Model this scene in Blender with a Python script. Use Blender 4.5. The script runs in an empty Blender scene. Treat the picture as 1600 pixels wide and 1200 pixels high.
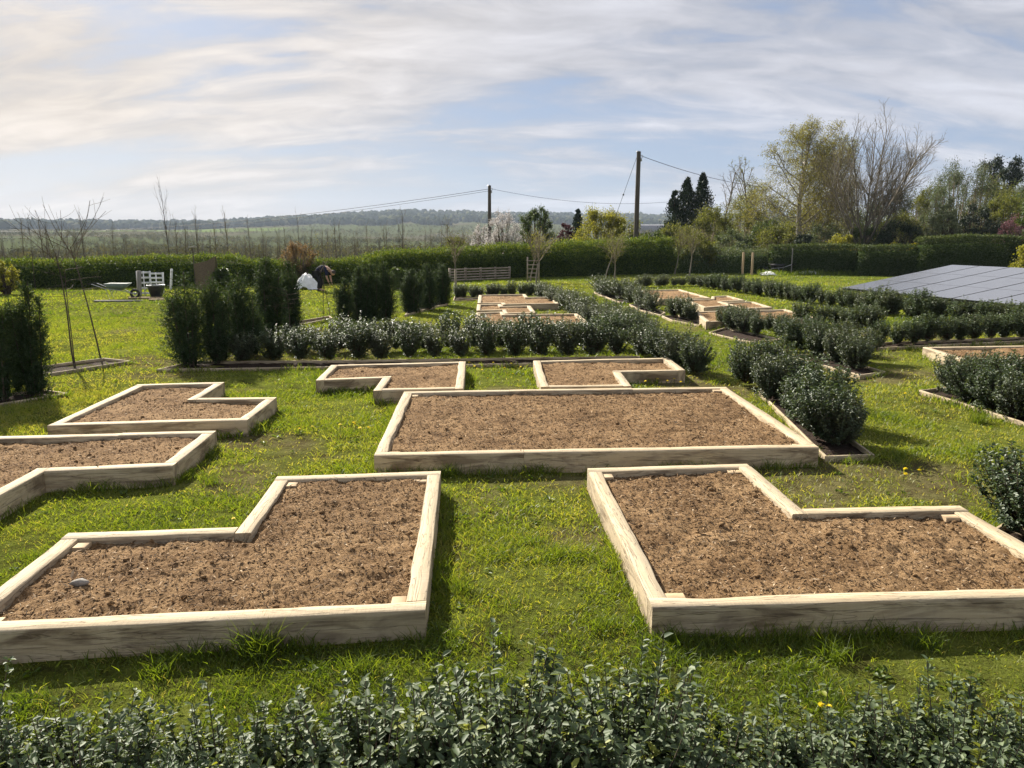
import bpy, bmesh, math, random
import numpy as np
from mathutils import Vector
R = math.radians
scene = bpy.context.scene
col = scene.collection

# ------------------------------------------------------------------ camera, sky, sun, exposure
F = 1200.0                      # focal length in photo pixels (photo 1600 x 1200)
PITCH = math.atan2(230.0, F)
CAMZ = 2.2
cam_d = bpy.data.cameras.new("camera")
cam = bpy.data.objects.new("camera", cam_d)
col.objects.link(cam)
cam.location = (0, 0, CAMZ)
cam.rotation_euler = (R(90) - PITCH, 0, 0)
cam_d.sensor_width = 36
cam_d.lens = 27.0
cam_d.clip_start = 0.05
cam_d.clip_end = 12000
scene.camera = cam

SUN_EL, SUN_AZ = R(33), R(-34)  # azimuth from +Y towards +X
SUN_DIR = Vector((math.sin(SUN_AZ) * math.cos(SUN_EL), math.cos(SUN_AZ) * math.cos(SUN_EL), math.sin(SUN_EL)))
sd = bpy.data.lights.new("sun", 'SUN')
sd.energy = 4.4
sd.angle = R(0.6)
sd.color = (1.0, 0.93, 0.82)
so = bpy.data.objects.new("sun", sd)
col.objects.link(so)
so.rotation_euler = (-SUN_DIR).to_track_quat('-Z', 'Y').to_euler()

scene.view_settings.view_transform = 'Standard'
scene.view_settings.look = 'None'
scene.view_settings.exposure = 1.50
scene.view_settings.gamma = 1
scene.view_settings.use_curve_mapping = False
scene.cycles.max_bounces = 6
scene.cycles.diffuse_bounces = 3
scene.cycles.glossy_bounces = 2
scene.cycles.transmission_bounces = 4
scene.cycles.transparent_max_bounces = 4
scene.cycles.volume_bounces = 0
scene.cycles.caustics_reflective = False
scene.cycles.caustics_refractive = False

world = bpy.data.worlds.new("World")
scene.world = world
world.use_nodes = True
wn, wl = world.node_tree.nodes, world.node_tree.links
wn.clear()
def N(nodes, t, **kw):
    n = nodes.new(t)
    for k, v in kw.items():
        setattr(n, k, v)
    return n
def mathn(nodes, links, op, a, b=None, c=None, clamp=False):
    n = nodes.new('ShaderNodeMath'); n.operation = op; n.use_clamp = clamp
    for i, x in enumerate((a, b, c)):
        if x is None: continue
        if isinstance(x, (int, float)): n.inputs[i].default_value = x
        else: links.new(x, n.inputs[i])
    return n.outputs[0]
def ramp(nodes, links, fac, stops, interp='LINEAR'):
    n = nodes.new('ShaderNodeValToRGB'); cr = n.color_ramp; cr.interpolation = interp
    while len(cr.elements) > 1: cr.elements.remove(cr.elements[-1])
    cr.elements[0].position = stops[0][0]; cr.elements[0].color = (*stops[0][1], 1)
    for p, c in stops[1:]:
        e = cr.elements.new(p); e.color = (*c, 1)
    links.new(fac, n.inputs[0])
    return n.outputs[0]
def mixc(nodes, links, fac, a, b, mode='MIX'):
    n = nodes.new('ShaderNodeMix'); n.data_type = 'RGBA'; n.blend_type = mode
    for s, x in ((n.inputs[0], fac), (n.inputs[6], a), (n.inputs[7], b)):
        if isinstance(x, (int, float)): s.default_value = x
        elif isinstance(x, tuple): s.default_value = (*x, 1) if len(x) == 3 else x
        else: links.new(x, s)
    return n.outputs[2]

sky = N(wn, 'ShaderNodeTexSky', sky_type='NISHITA', sun_disc=False, sun_elevation=SUN_EL, sun_rotation=SUN_AZ,
        altitude=60, air_density=1.0, dust_density=1.2, ozone_density=1.0)
tc = N(wn, 'ShaderNodeTexCoord')
sep = N(wn, 'ShaderNodeSeparateXYZ'); wl.new(tc.outputs['Generated'], sep.inputs[0])
den = mathn(wn, wl, 'ADD', mathn(wn, wl, 'MAXIMUM', sep.outputs[2], 0.0), 0.30)
cu = mathn(wn, wl, 'DIVIDE', sep.outputs[0], den)
cv = mathn(wn, wl, 'DIVIDE', sep.outputs[1], den)
cxy = N(wn, 'ShaderNodeCombineXYZ'); wl.new(cu, cxy.inputs[0]); wl.new(cv, cxy.inputs[1])
def cloud_noise(rot, sx, sy, scale, det, dist, rough=0.55, off=(0, 0, 0)):
    mp = N(wn, 'ShaderNodeMapping'); wl.new(cxy.outputs[0], mp.inputs[0])
    mp.inputs['Rotation'].default_value = (0, 0, R(rot)); mp.inputs['Scale'].default_value = (sx, sy, 1)
    mp.inputs['Location'].default_value = off
    nz = N(wn, 'ShaderNodeTexNoise'); wl.new(mp.outputs[0], nz.inputs['Vector'])
    nz.inputs['Scale'].default_value = scale; nz.inputs['Detail'].default_value = det
    nz.inputs['Distortion'].default_value = dist; nz.inputs['Roughness'].default_value = rough
    return nz.outputs[0]
n1 = cloud_noise(-24, 0.42, 1.0, 1.35, 7, 1.1, 0.5, (1.3, 0.2, 0))
n2 = cloud_noise(-14, 0.36, 1.15, 2.8, 8, 1.0, 0.5, (3.1, 1.7, 0))
n3 = cloud_noise(0, 0.6, 0.8, 0.7, 3, 0.3, 0.5, (7.3, 2.2, 0))
n4 = cloud_noise(-20, 0.5, 1.2, 8.0, 8, 0.6, 0.6, (9.1, 4.4, 0))
csum = mathn(wn, wl, 'ADD', mathn(wn, wl, 'MULTIPLY', n1, 0.36), mathn(wn, wl, 'ADD', mathn(wn, wl, 'MULTIPLY', n2, 0.38), mathn(wn, wl, 'ADD', mathn(wn, wl, 'MULTIPLY', n3, 0.12), mathn(wn, wl, 'MULTIPLY', n4, 0.19))))
cfac = ramp(wn, wl, csum, [(0.445, (0.04, 0.04, 0.04)), (0.485, (0.36, 0.36, 0.36)), (0.52, (0.8, 0.8, 0.8)), (0.57, (1, 1, 1))])
# brighter, warmer cloud towards the veiled sun
dotn = N(wn, 'ShaderNodeVectorMath', operation='DOT_PRODUCT'); wl.new(tc.outputs['Generated'], dotn.inputs[0]); dotn.inputs[1].default_value = SUN_DIR
dmax = mathn(wn, wl, 'MAXIMUM', dotn.outputs['Value'], 0.0)
glow = mathn(wn, wl, 'POWER', dmax, 11.0)
cloudc = mixc(wn, wl, glow, (2.7, 2.75, 3.05), (5.2, 4.7, 3.95))
doth = N(wn, 'ShaderNodeVectorMath', operation='DOT_PRODUCT'); wl.new(tc.outputs['Generated'], doth.inputs[0]); doth.inputs[1].default_value = Vector((SUN_DIR.x, SUN_DIR.y, 0.12)).normalized()
warm = mathn(wn, wl, 'POWER', mathn(wn, wl, 'MAXIMUM', doth.outputs['Value'], 0.0), 12.0)
cloudc = mixc(wn, wl, mathn(wn, wl, 'MULTIPLY', warm, 0.8), cloudc, (4.0, 3.5, 3.0))
shade = mathn(wn, wl, 'ADD', mathn(wn, wl, 'ADD', mathn(wn, wl, 'MULTIPLY', n2, 1.0), mathn(wn, wl, 'MULTIPLY', n4, 0.9)), 0.07)
cloudc2 = N(wn, 'ShaderNodeVectorMath', operation='SCALE'); wl.new(cloudc, cloudc2.inputs[0]); wl.new(shade, cloudc2.inputs['Scale'])
gap = mixc(wn, wl, mathn(wn, wl, 'POWER', dmax, 6.0), (1.15, 1.58, 2.55), (1.55, 1.85, 2.5))
skyb = mixc(wn, wl, 0.85, sky.outputs[0], gap)
skyc = mixc(wn, wl, cfac, skyb, cloudc2.outputs[0])
bg = N(wn, 'ShaderNodeBackground'); wl.new(skyc, bg.inputs[0]); bg.inputs[1].default_value = 0.073
wo = N(wn, 'ShaderNodeOutputWorld'); wl.new(bg.outputs[0], wo.inputs[0])

# ------------------------------------------------------------------ helpers
def ray(px, py):
    u, w = (px - 800) / F, (600 - py) / F
    cp, sp = math.cos(PITCH), math.sin(PITCH)
    return Vector((u, cp + w * sp, -sp + w * cp))
def at(px, py, z=0.0):
    d = ray(px, py); t = (z - CAMZ) / d.z
    return Vector((d.x * t, d.y * t, z))
def atD(px, py, D):
    d = ray(px, py); t = D / d.y
    return Vector((d.x * t, D, CAMZ + d.z * t))

def _h(ix, iy, s):
    n = (ix.astype(np.int64) * 374761393 + iy.astype(np.int64) * 668265263 + s * 1442695041) & 0xffffffff
    n = ((n ^ (n >> 13)) * 1274126177) & 0xffffffff
    n = n ^ (n >> 16)
    return (n & 0xffff) / 65535.0
def vnoise(x, y, s=0):
    x = np.asarray(x, float); y = np.asarray(y, float)
    ix = np.floor(x); iy = np.floor(y); fx = x - ix; fy = y - iy
    fx = fx * fx * (3 - 2 * fx); fy = fy * fy * (3 - 2 * fy)
    a = _h(ix, iy, s); b = _h(ix + 1, iy, s); c = _h(ix, iy + 1, s); d = _h(ix + 1, iy + 1, s)
    return (a * (1 - fx) + b * fx) * (1 - fy) + (c * (1 - fx) + d * fx) * fy
def fbm(x, y, s=0, o=3):
    t = 0; a = 0.5; n = 0
    for i in range(o):
        t = t + a * vnoise(x * 2 ** i + 17.3 * i, y * 2 ** i - 9.1 * i, s + i); n += a; a *= 0.5
    return t / n

def make_mesh(name, V, faces, mats, rnd=None, midx=None, grain=None, smooth=False):
    """faces: list of (n,k) int arrays"""
    me = bpy.data.meshes.new(name)
    V = np.ascontiguousarray(V, np.float32)
    me.vertices.add(len(V)); me.vertices.foreach_set('co', V.ravel())
    loops = np.concatenate([f.ravel() for f in faces]).astype(np.int32)
    tot = np.concatenate([np.full(len(f), f.shape[1], np.int32) for f in faces])
    st = np.zeros(len(tot), np.int32); st[1:] = np.cumsum(tot)[:-1]
    me.loops.add(len(loops)); me.loops.foreach_set('vertex_index', loops)
    me.polygons.add(len(tot)); me.polygons.foreach_set('loop_start', st)
    if midx is not None: me.polygons.foreach_set('material_index', np.asarray(midx, np.int32))
    if smooth: me.polygons.foreach_set('use_smooth', np.ones(len(tot), bool))
    if rnd is not None:
        at_ = me.attributes.new('rnd', 'FLOAT', 'POINT'); at_.data.foreach_set('value', np.ascontiguousarray(rnd, np.float32))
    if grain is not None:
        at_ = me.attributes.new('grain', 'FLOAT_VECTOR', 'POINT'); at_.data.foreach_set('vector', np.ascontiguousarray(grain, np.float32).ravel())
    for m in mats: me.materials.append(m)
    me.update(calc_edges=True)
    return me
def link(name, me, parent=None, loc=(0, 0, 0)):
    o = bpy.data.objects.new(name, me); col.objects.link(o); o.location = loc
    if parent is not None: o.parent = parent
    return o
def empty(name, loc, rz=0.0):
    o = bpy.data.objects.new(name, None); o.empty_display_size = 0.2
    col.objects.link(o); o.location = loc; o.rotation_euler = (0, 0, rz)
    return o
def tag(o, label=None, cat=None, group=None, kind=None):
    if label: o['label'] = label
    if cat: o['category'] = cat
    if group: o['group'] = group
    if kind: o['kind'] = kind
    return o

class Acc:
    """collects geometry, then links it as one mesh object"""
    def __init__(s): s.V = []; s.F = {3: [], 4: [], 6: []}; s.M = {3: [], 4: [], 6: []}; s.r = []; s.n = 0
    def add(s, V, faces, rnd=0.5, m=0):
        V = np.asarray(V, float).reshape(-1, 3)
        faces = np.asarray(faces, int)
        s.F[faces.shape[1]].append(faces + s.n); s.M[faces.shape[1]].append(np.full(len(faces), m))
        s.V.append(V); s.r.append(np.broadcast_to(np.asarray(rnd, float), (len(V),))); s.n += len(V)
    def box(s, c, size, rz=0.0, rnd=0.5, m=0, tilt=None):
        x, y, z = [k / 2 for k in size]
        P = np.array([(-x, -y, -z), (x, -y, -z), (x, y, -z), (-x, y, -z), (-x, -y, z), (x, -y, z), (x, y, z), (-x, y, z)])
        if tilt is not None: P = P @ np.array(tilt.to_matrix()).T
        ca, sa = math.cos(rz), math.sin(rz)
        P = P @ np.array([(ca, sa, 0), (-sa, ca, 0), (0, 0, 1)]) + np.array(c)
        s.add(P, [(0, 3, 2, 1), (4, 5, 6, 7), (0, 1, 5, 4), (1, 2, 6, 5), (2, 3, 7, 6), (3, 0, 4, 7)], rnd, m)
    def tube(s, pts, rad, k=5, rnd=0.5, m=0, cap=False):
        pts = np.asarray(pts, float); n = len(pts)
        rad = np.broadcast_to(np.asarray(rad, float), (n,))
        t = np.gradient(pts, axis=0); t /= np.linalg.norm(t, axis=1)[:, None] + 1e-9
        up = np.array((0.31, 0.95, 0.05)) if abs(t[0, 2]) > 0.7 else np.array((0.05, 0.1, 1.0))
        a = np.cross(t, up); a /= np.linalg.norm(a, axis=1)[:, None] + 1e-9
        b = np.cross(t, a)
        th = np.arange(k) * 2 * math.pi / k
        V = pts[:, None] + rad[:, None, None] * (np.cos(th)[None, :, None] * a[:, None] + np.sin(th)[None, :, None] * b[:, None])
        i = np.arange(n - 1)[:, None] * k; j = np.arange(k)[None]; j2 = (j + 1) % k
        Fq = np.stack([i + j, i + j2, i + k + j2, i + k + j], -1).reshape(-1, 4)
        s.add(V.reshape(-1, 3), Fq, rnd, m)
        if cap:
            for e in (0, n - 1):
                base = V[e]; c = base.mean(0)
                s.add(np.vstack([base, c]), [(q, (q + 1) % k, k) for q in range(k)], rnd, m)
    def build(s, name, mats, parent=None, loc=(0, 0, 0), smooth=False):
        return link(name, s.mesh(name, mats, smooth), parent, loc)
    def mesh(s, name, mats, smooth=False):
        fs, ms = [], []
        for k in (3, 4, 6):
            if s.F[k]: fs.append(np.concatenate(s.F[k])); ms.append(np.concatenate(s.M[k]))
        return make_mesh(name, np.concatenate(s.V), fs, mats if isinstance(mats, (list, tuple)) else [mats], np.concatenate(s.r), np.concatenate(ms), smooth=smooth)

def unit(v): return v / (np.linalg.norm(v, axis=-1, keepdims=True) + 1e-9)
def leaves(acc, base, d, nrm, L, W, rnd, oval=False, fold=0.25, m=0):
    """base (n,3) leaf bases, d directions, nrm face normals"""
    n = len(base); d = unit(d); s = unit(np.cross(d, nrm)); nn = np.cross(s, d)
    L = np.broadcast_to(L, (n,))[:, None]; W = np.broadcast_to(W, (n,))[:, None]
    tip = base + d * L - nn * L * 0.12
    if oval:
        l1 = base + d * L * 0.3 + s * W * 0.5 + nn * W * fold; l2 = base + d * L * 0.72 + s * W * 0.42 + nn * W * fold * 0.6
        r1 = base + d * L * 0.3 - s * W * 0.5 + nn * W * fold; r2 = base + d * L * 0.72 - s * W * 0.42 + nn * W * fold * 0.6
        V = np.stack([base, r1, r2, tip, l2, l1], 1).reshape(-1, 3); i = np.arange(n)[:, None] * 6
        Fq = np.concatenate([i + np.array([[0, 1, 2, 3]]), i + np.array([[0, 3, 4, 5]])])
        acc.add(V, Fq, np.repeat(rnd, 6), m)
    else:
        l = base + d * L * 0.5 + s * W * 0.5 + nn * W * fold; r = base + d * L * 0.5 - s * W * 0.5 + nn * W * fold
        V = np.stack([base, r, tip, l], 1).reshape(-1, 3)
        acc.add(V, np.arange(4 * n).reshape(n, 4), np.repeat(rnd, 4), m)
def rdir(rng, n):
    return unit(rng.normal(size=(n, 3)))

def inside(poly, x, y):
    r = np.zeros(len(x), bool); n = len(poly)
    for i in range(n):
        x1, y1 = poly[i]; x2, y2 = poly[(i + 1) % n]
        c = ((y1 > y) != (y2 > y))
        r ^= c & (x < (x2 - x1) * (y - y1) / ((y2 - y1) if y2 != y1 else 1e-9) + x1)
    return r
def area(p): return 0.5 * sum(p[i][0] * p[(i + 1) % len(p)][1] - p[(i + 1) % len(p)][0] * p[i][1] for i in range(len(p)))
def lint(p, d, q, e):
    c = d.x * e.y - d.y * e.x
    t = ((q.x - p.x) * e.y - (q.y - p.y) * e.x) / c
    return p + d * t
def inset(P, w):
    n = len(P); out = []
    for i in range(n):
        a, b, c = P[i - 1], P[i], P[(i + 1) % n]
        d1 = (b - a).normalized(); d2 = (c - b).normalized()
        n1 = Vector((-d1.y, d1.x)); n2 = Vector((-d2.y, d2.x))
        out.append(lint(a + n1 * w, d1, b + n2 * w, d2))
    return out

# ------------------------------------------------------------------ materials
def new_mat(name):
    m = bpy.data.materials.new(name); m.use_nodes = True
    nt = m.node_tree; nt.nodes.clear()
    out = nt.nodes.new('ShaderNodeOutputMaterial')
    return m, nt.nodes, nt.links, out
def noise(nd, lk, vec=None, scale=5.0, det=4.0, rough=0.55, dist=0.0):
    n = nd.new('ShaderNodeTexNoise'); n.inputs['Scale'].default_value = scale; n.inputs['Detail'].default_value = det
    n.inputs['Roughness'].default_value = rough; n.inputs['Distortion'].default_value = dist
    if vec is not None: lk.new(vec, n.inputs['Vector'])
    return n.outputs[0]
def pos(nd): return nd.new('ShaderNodeNewGeometry').outputs['Position']
def principled(nd, lk, colr, rough=0.8, spec=0.3, bump=None, bump_d=0.01, metal=0.0):
    p = nd.new('ShaderNodeBsdfPrincipled')
    if isinstance(colr, tuple): p.inputs['Base Color'].default_value = (*colr, 1)
    else: lk.new(colr, p.inputs['Base Color'])
    if isinstance(rough, (int, float)): p.inputs['Roughness'].default_value = rough
    else: lk.new(rough, p.inputs['Roughness'])
    p.inputs['Specular IOR Level'].default_value = spec; p.inputs['Metallic'].default_value = metal
    if bump is not None:
        b = nd.new('ShaderNodeBump'); b.inputs['Distance'].default_value = bump_d; b.inputs['Strength'].default_value = 1.0
        lk.new(bump, b.inputs['Height']); lk.new(b.outputs[0], p.inputs['Normal'])
    return p
def foliage(name, stops, rough=0.5, spec=0.3, trans=0.3, tcol=None, patch=0.0):
    m, nd, lk, out = new_mat(name)
    a = nd.new('ShaderNodeAttribute'); a.attribute_name = 'rnd'
    f = a.outputs['Fac']
    if patch:
        nz = noise(nd, lk, pos(nd), patch, 2)
        f = mathn(nd, lk, 'ADD', mathn(nd, lk, 'MULTIPLY', f, 0.7), mathn(nd, lk, 'MULTIPLY', mathn(nd, lk, 'SUBTRACT', nz, 0.35), 0.9), clamp=True)
    c = ramp(nd, lk, f, stops)
    p = principled(nd, lk, c, rough, spec)
    if trans:
        t = nd.new('ShaderNodeBsdfTranslucent')
        tc_ = mixc(nd, lk, 1.0, c, tcol or (1.5, 1.45, 0.6), 'MULTIPLY')
        lk.new(tc_, t.inputs[0])
        mx = nd.new('ShaderNodeMixShader'); mx.inputs[0].default_value = trans
        lk.new(p.outputs[0], mx.inputs[1]); lk.new(t.outputs[0], mx.inputs[2]); lk.new(mx.outputs[0], out.inputs[0])
    else: lk.new(p.outputs[0], out.inputs[0])
    return m
def plain(name, c1, c2, scale=6.0, rough=0.8, spec=0.3, stretch=(1, 1, 1), bump_d=0.004, metal=0.0):
    m, nd, lk, out = new_mat(name)
    tcn = nd.new('ShaderNodeTexCoord'); mp = nd.new('ShaderNodeMapping'); lk.new(tcn.outputs['Object'], mp.inputs[0]); mp.inputs['Scale'].default_value = stretch
    nz = noise(nd, lk, mp.outputs[0], scale, 5)
    c = ramp(nd, lk, nz, [(0.3, c1), (0.7, c2)])
    p = principled(nd, lk, c, rough, spec, nz, bump_d, metal); lk.new(p.outputs[0], out.inputs[0])
    return m

M = {}
M['grass'] = foliage('grass_blade', [(0, (0.045, 0.078, 0.012)), (0.35, (0.112, 0.160, 0.018)), (0.7, (0.195, 0.222, 0.036)), (0.9, (0.26, 0.255, 0.065)), (1, (0.32, 0.265, 0.12))], 0.5, 0.35, 0.48, (1.8, 1.7, 0.6))
M['leaf_gloss'] = foliage('glossy_leaf', [(0, (0.050, 0.078, 0.034)), (0.6, (0.100, 0.138, 0.062)), (0.9, (0.15, 0.185, 0.080)), (1, (0.28, 0.30, 0.04))], 0.58, 0.42, 0.26)
M['leaf_hedge'] = foliage('bush_leaf', [(0, (0.034, 0.060, 0.025)), (0.7, (0.072, 0.105, 0.045)), (1, (0.14, 0.17, 0.07))], 0.52, 0.46, 0.22)
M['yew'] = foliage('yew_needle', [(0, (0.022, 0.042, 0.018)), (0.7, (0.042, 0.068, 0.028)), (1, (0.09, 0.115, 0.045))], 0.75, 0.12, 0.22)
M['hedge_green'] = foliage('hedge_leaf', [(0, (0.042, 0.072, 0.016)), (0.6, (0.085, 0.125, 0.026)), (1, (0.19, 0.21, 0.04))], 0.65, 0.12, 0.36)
M['conifer_hedge'] = foliage('clipped_conifer_leaf', [(0, (0.042, 0.066, 0.026)), (0.7, (0.078, 0.105, 0.04)), (1, (0.13, 0.135, 0.05))], 0.65, 0.15, 0.22)
M['olive'] = foliage('spring_leaf_olive', [(0, (0.07, 0.085, 0.022)), (0.6, (0.13, 0.145, 0.035)), (1, (0.24, 0.23, 0.07))], 0.6, 0.2, 0.38)
M['midgreen'] = foliage('leaf_mid_green', [(0, (0.03, 0.055, 0.016)), (0.6, (0.065, 0.10, 0.025)), (1, (0.13, 0.16, 0.05))], 0.55, 0.3, 0.3)
M['darkgreen'] = foliage('leaf_dark_green', [(0, (0.012, 0.026, 0.013)), (0.7, (0.026, 0.044, 0.02)), (1, (0.05, 0.07, 0.03))], 0.55, 0.3, 0.08)
M['yellowgreen'] = foliage('leaf_yellow_green', [(0, (0.12, 0.13, 0.02)), (0.6, (0.22, 0.22, 0.035)), (1, (0.38, 0.34, 0.07))], 0.6, 0.2, 0.4)
M['blossom'] = foliage('blossom', [(0, (0.42, 0.38, 0.36)), (0.7, (0.66, 0.62, 0.60)), (1, (0.8, 0.78, 0.74))], 0.7, 0.2, 0.3, (1, 1, 1))
M['purple'] = foliage('leaf_purple', [(0, (0.04, 0.014, 0.018)), (0.7, (0.09, 0.03, 0.035)), (1, (0.16, 0.06, 0.06))], 0.6, 0.3, 0.3, (1.4, 0.9, 0.9))
M['pink'] = foliage('blossom_pink', [(0, (0.20, 0.10, 0.10)), (0.7, (0.40, 0.23, 0.23)), (1, (0.55, 0.38, 0.36))], 0.6, 0.2, 0.3, (1.1, 0.9, 0.9))
M['paleleaf'] = foliage('leaf_pale_cream', [(0, (0.08, 0.11, 0.04)), (0.5, (0.22, 0.25, 0.12)), (1, (0.5, 0.5, 0.34))], 0.5, 0.3, 0.25, (1.1, 1.1, 0.7))
M['orangeleaf'] = foliage('leaf_orange_dry', [(0, (0.12, 0.085, 0.035)), (0.6, (0.24, 0.16, 0.07)), (1, (0.34, 0.25, 0.12))], 0.6, 0.2, 0.3, (1.2, 1.0, 0.7))
M['yellow'] = foliage('yellow_flower', [(0, (0.62, 0.46, 0.01)), (1, (0.85, 0.68, 0.02))], 0.6, 0.2, 0.2, (1, 1, 0.5))
M['greygreen'] = foliage('leaf_grey_green', [(0, (0.06, 0.085, 0.05)), (0.6, (0.10, 0.13, 0.07)), (1, (0.17, 0.19, 0.11))], 0.6, 0.2, 0.25)
M['bark'] = plain('bark_brown', (0.045, 0.034, 0.026), (0.12, 0.095, 0.07), 8, 0.9, 0.2, (1, 1, 0.2))
M['bark_grey'] = plain('bark_grey', (0.10, 0.085, 0.065), (0.23, 0.20, 0.16), 5, 0.9, 0.2, (1, 1, 0.2))
M['bark_birch'] = plain('bark_birch', (0.16, 0.13, 0.10), (0.50, 0.46, 0.40), 3, 0.8, 0.2, (1, 1, 0.5))
M['twig'] = plain('twig_brown', (0.055, 0.042, 0.03), (0.11, 0.085, 0.06), 4, 0.9, 0.2)
M['twig_pale'] = plain('twig_pale', (0.11, 0.09, 0.055), (0.20, 0.165, 0.11), 4, 0.9, 0.2)
M['pole'] = plain('pole_wood', (0.055, 0.045, 0.038), (0.13, 0.11, 0.09), 6, 0.85, 0.2, (1, 1, 0.1))
M['wire'] = plain('wire_dark', (0.02, 0.02, 0.022), (0.03, 0.03, 0.032), 6, 0.5, 0.4)
M['metal'] = plain('metal_grey', (0.32, 0.33, 0.34), (0.5, 0.5, 0.5), 12, 0.4, 0.5, metal=0.8)
M['white_paint'] = plain('white_paint_worn', (0.55, 0.55, 0.53), (0.82, 0.82, 0.80), 14, 0.6, 0.3)
M['white_cloth'] = plain('white_sheet', (0.62, 0.62, 0.60), (0.82, 0.82, 0.80), 7, 0.8, 0.2)
M['pallet'] = plain('pallet_wood', (0.20, 0.16, 0.12), (0.40, 0.34, 0.26), 7, 0.85, 0.2, (0.3, 1, 1))
M['newpost'] = plain('new_post_wood', (0.38, 0.27, 0.15), (0.55, 0.42, 0.27), 7, 0.8, 0.2, (1, 1, 0.15))
M['greypost'] = plain('old_post_wood', (0.18, 0.165, 0.145), (0.33, 0.31, 0.28), 7, 0.85, 0.2, (1, 1, 0.15))
M['black_plastic'] = plain('black_plastic', (0.012, 0.012, 0.014), (0.03, 0.03, 0.032), 9, 0.45, 0.5)
M['rubber'] = plain('rubber', (0.012, 0.012, 0.012), (0.025, 0.025, 0.025), 9, 0.8, 0.3)
M['barrow_green'] = plain('barrow_tray', (0.10, 0.14, 0.11), (0.20, 0.24, 0.20), 9, 0.5, 0.4)
M['hessian'] = plain('hessian', (0.10, 0.075, 0.05), (0.20, 0.155, 0.11), 40, 0.95, 0.1)
M['navy'] = plain('navy_cloth', (0.010, 0.012, 0.03), (0.022, 0.026, 0.055), 9, 0.9, 0.2)
M['black_cloth'] = plain('black_cloth', (0.012, 0.012, 0.014), (0.03, 0.03, 0.034), 9, 0.9, 0.2)
M['skin'] = plain('skin', (0.42, 0.25, 0.17), (0.5, 0.31, 0.22), 9, 0.6, 0.3)
M['hair'] = plain('hair', (0.03, 0.022, 0.016), (0.06, 0.045, 0.03), 30, 0.7, 0.3)
M['hose'] = plain('hose_green', (0.015, 0.05, 0.035), (0.03, 0.09, 0.06), 9, 0.5, 0.4)
M['stone'] = plain('stone_grey', (0.16, 0.145, 0.12), (0.33, 0.30, 0.26), 30, 0.85, 0.3)
M['roof_grey'] = plain('roof_grey', (0.22, 0.22, 0.23), (0.33, 0.33, 0.34), 2, 0.7, 0.3)

# timber of the raised beds: grain runs along the sleeper (attribute grain: along, across, side flag)
m, nd, lk, out = new_mat('oak_sleeper')
ga = nd.new('ShaderNodeAttribute'); ga.attribute_name = 'grain'
mp = nd.new('ShaderNodeMapping'); lk.new(ga.outputs['Vector'], mp.inputs[0]); mp.inputs['Scale'].default_value = (1.3, 26, 0.0)
gn = noise(nd, lk, mp.outputs[0], 1.6, 7, 0.65, 0.6)
mp2 = nd.new('ShaderNodeMapping'); lk.new(ga.outputs['Vector'], mp2.inputs[0]); mp2.inputs['Scale'].default_value = (1.5, 7, 0.0)
bn = noise(nd, lk, mp2.outputs[0], 1.5, 6, 0.6, 0.8)
mp3 = nd.new('ShaderNodeMapping'); lk.new(ga.outputs['Vector'], mp3.inputs[0]); mp3.inputs['Scale'].default_value = (60, 5, 0.0)
sn = noise(nd, lk, mp3.outputs[0], 1.0, 2, 0.5, 0.2)          # saw marks across the board
base = ramp(nd, lk, gn, [(0.2, (0.39, 0.295, 0.175)), (0.48, (0.52, 0.415, 0.262)), (0.75, (0.60, 0.50, 0.34))])
base = mixc(nd, lk, mathn(nd, lk, 'MULTIPLY', sn, 0.30), base, (0.30, 0.22, 0.13))
gr = nd.new('ShaderNodeSeparateXYZ'); lk.new(ga.outputs['Vector'], gr.inputs[0])
st = ramp(nd, lk, bn, [(0.46, (0, 0, 0)), (0.62, (1, 1, 1))])
stf = mathn(nd, lk, 'MULTIPLY', st, mathn(nd, lk, 'ADD', mathn(nd, lk, 'MULTIPLY', gr.outputs[2], 0.62), 0.10))
base = mixc(nd, lk, stf, base, (0.10, 0.06, 0.032))
mpk = nd.new('ShaderNodeMapping'); lk.new(ga.outputs['Vector'], mpk.inputs[0]); mpk.inputs['Scale'].default_value = (2.6, 9, 0)
vk = nd.new('ShaderNodeTexVoronoi'); vk.inputs['Scale'].default_value = 1.0; lk.new(mpk.outputs[0], vk.inputs['Vector'])
kn = ramp(nd, lk, vk.outputs['Distance'], [(0.05, (1, 1, 1)), (0.14, (0, 0, 0))])
base = mixc(nd, lk, mathn(nd, lk, 'MULTIPLY', kn, 0.6), base, (0.12, 0.075, 0.045))
mpc = nd.new('ShaderNodeMapping'); lk.new(ga.outputs['Vector'], mpc.inputs[0]); mpc.inputs['Scale'].default_value = (0.9, 20, 0)
cn = noise(nd, lk, mpc.outputs[0], 1.3, 3, 0.5, 1.2)
ck = ramp(nd, lk, cn, [(0.485, (0, 0, 0)), (0.5, (1, 1, 1)), (0.515, (0, 0, 0))])
mpd = nd.new('ShaderNodeMapping'); lk.new(ga.outputs['Vector'], mpd.inputs[0]); mpd.inputs['Scale'].default_value = (1.1, 2.2, 0)
wn_ = noise(nd, lk, mpd.outputs[0], 1.2, 4, 0.6)
base = mixc(nd, lk, ramp(nd, lk, wn_, [(0.42, (0, 0, 0)), (0.68, (0.5, 0.5, 0.5))]), base, (0.42, 0.355, 0.255))
base = mixc(nd, lk, mathn(nd, lk, 'MULTIPLY', ck, 0.42), base, (0.10, 0.07, 0.045))
hb = mathn(nd, lk, 'SUBTRACT', mathn(nd, lk, 'ADD', gn, mathn(nd, lk, 'MULTIPLY', sn, 0.5)), mathn(nd, lk, 'MULTIPLY', ck, 0.8))
p = principled(nd, lk, base, 0.8, 0.25, hb, 0.004); lk.new(p.outputs[0], out.inputs[0])
M['sleeper'] = m

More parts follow.
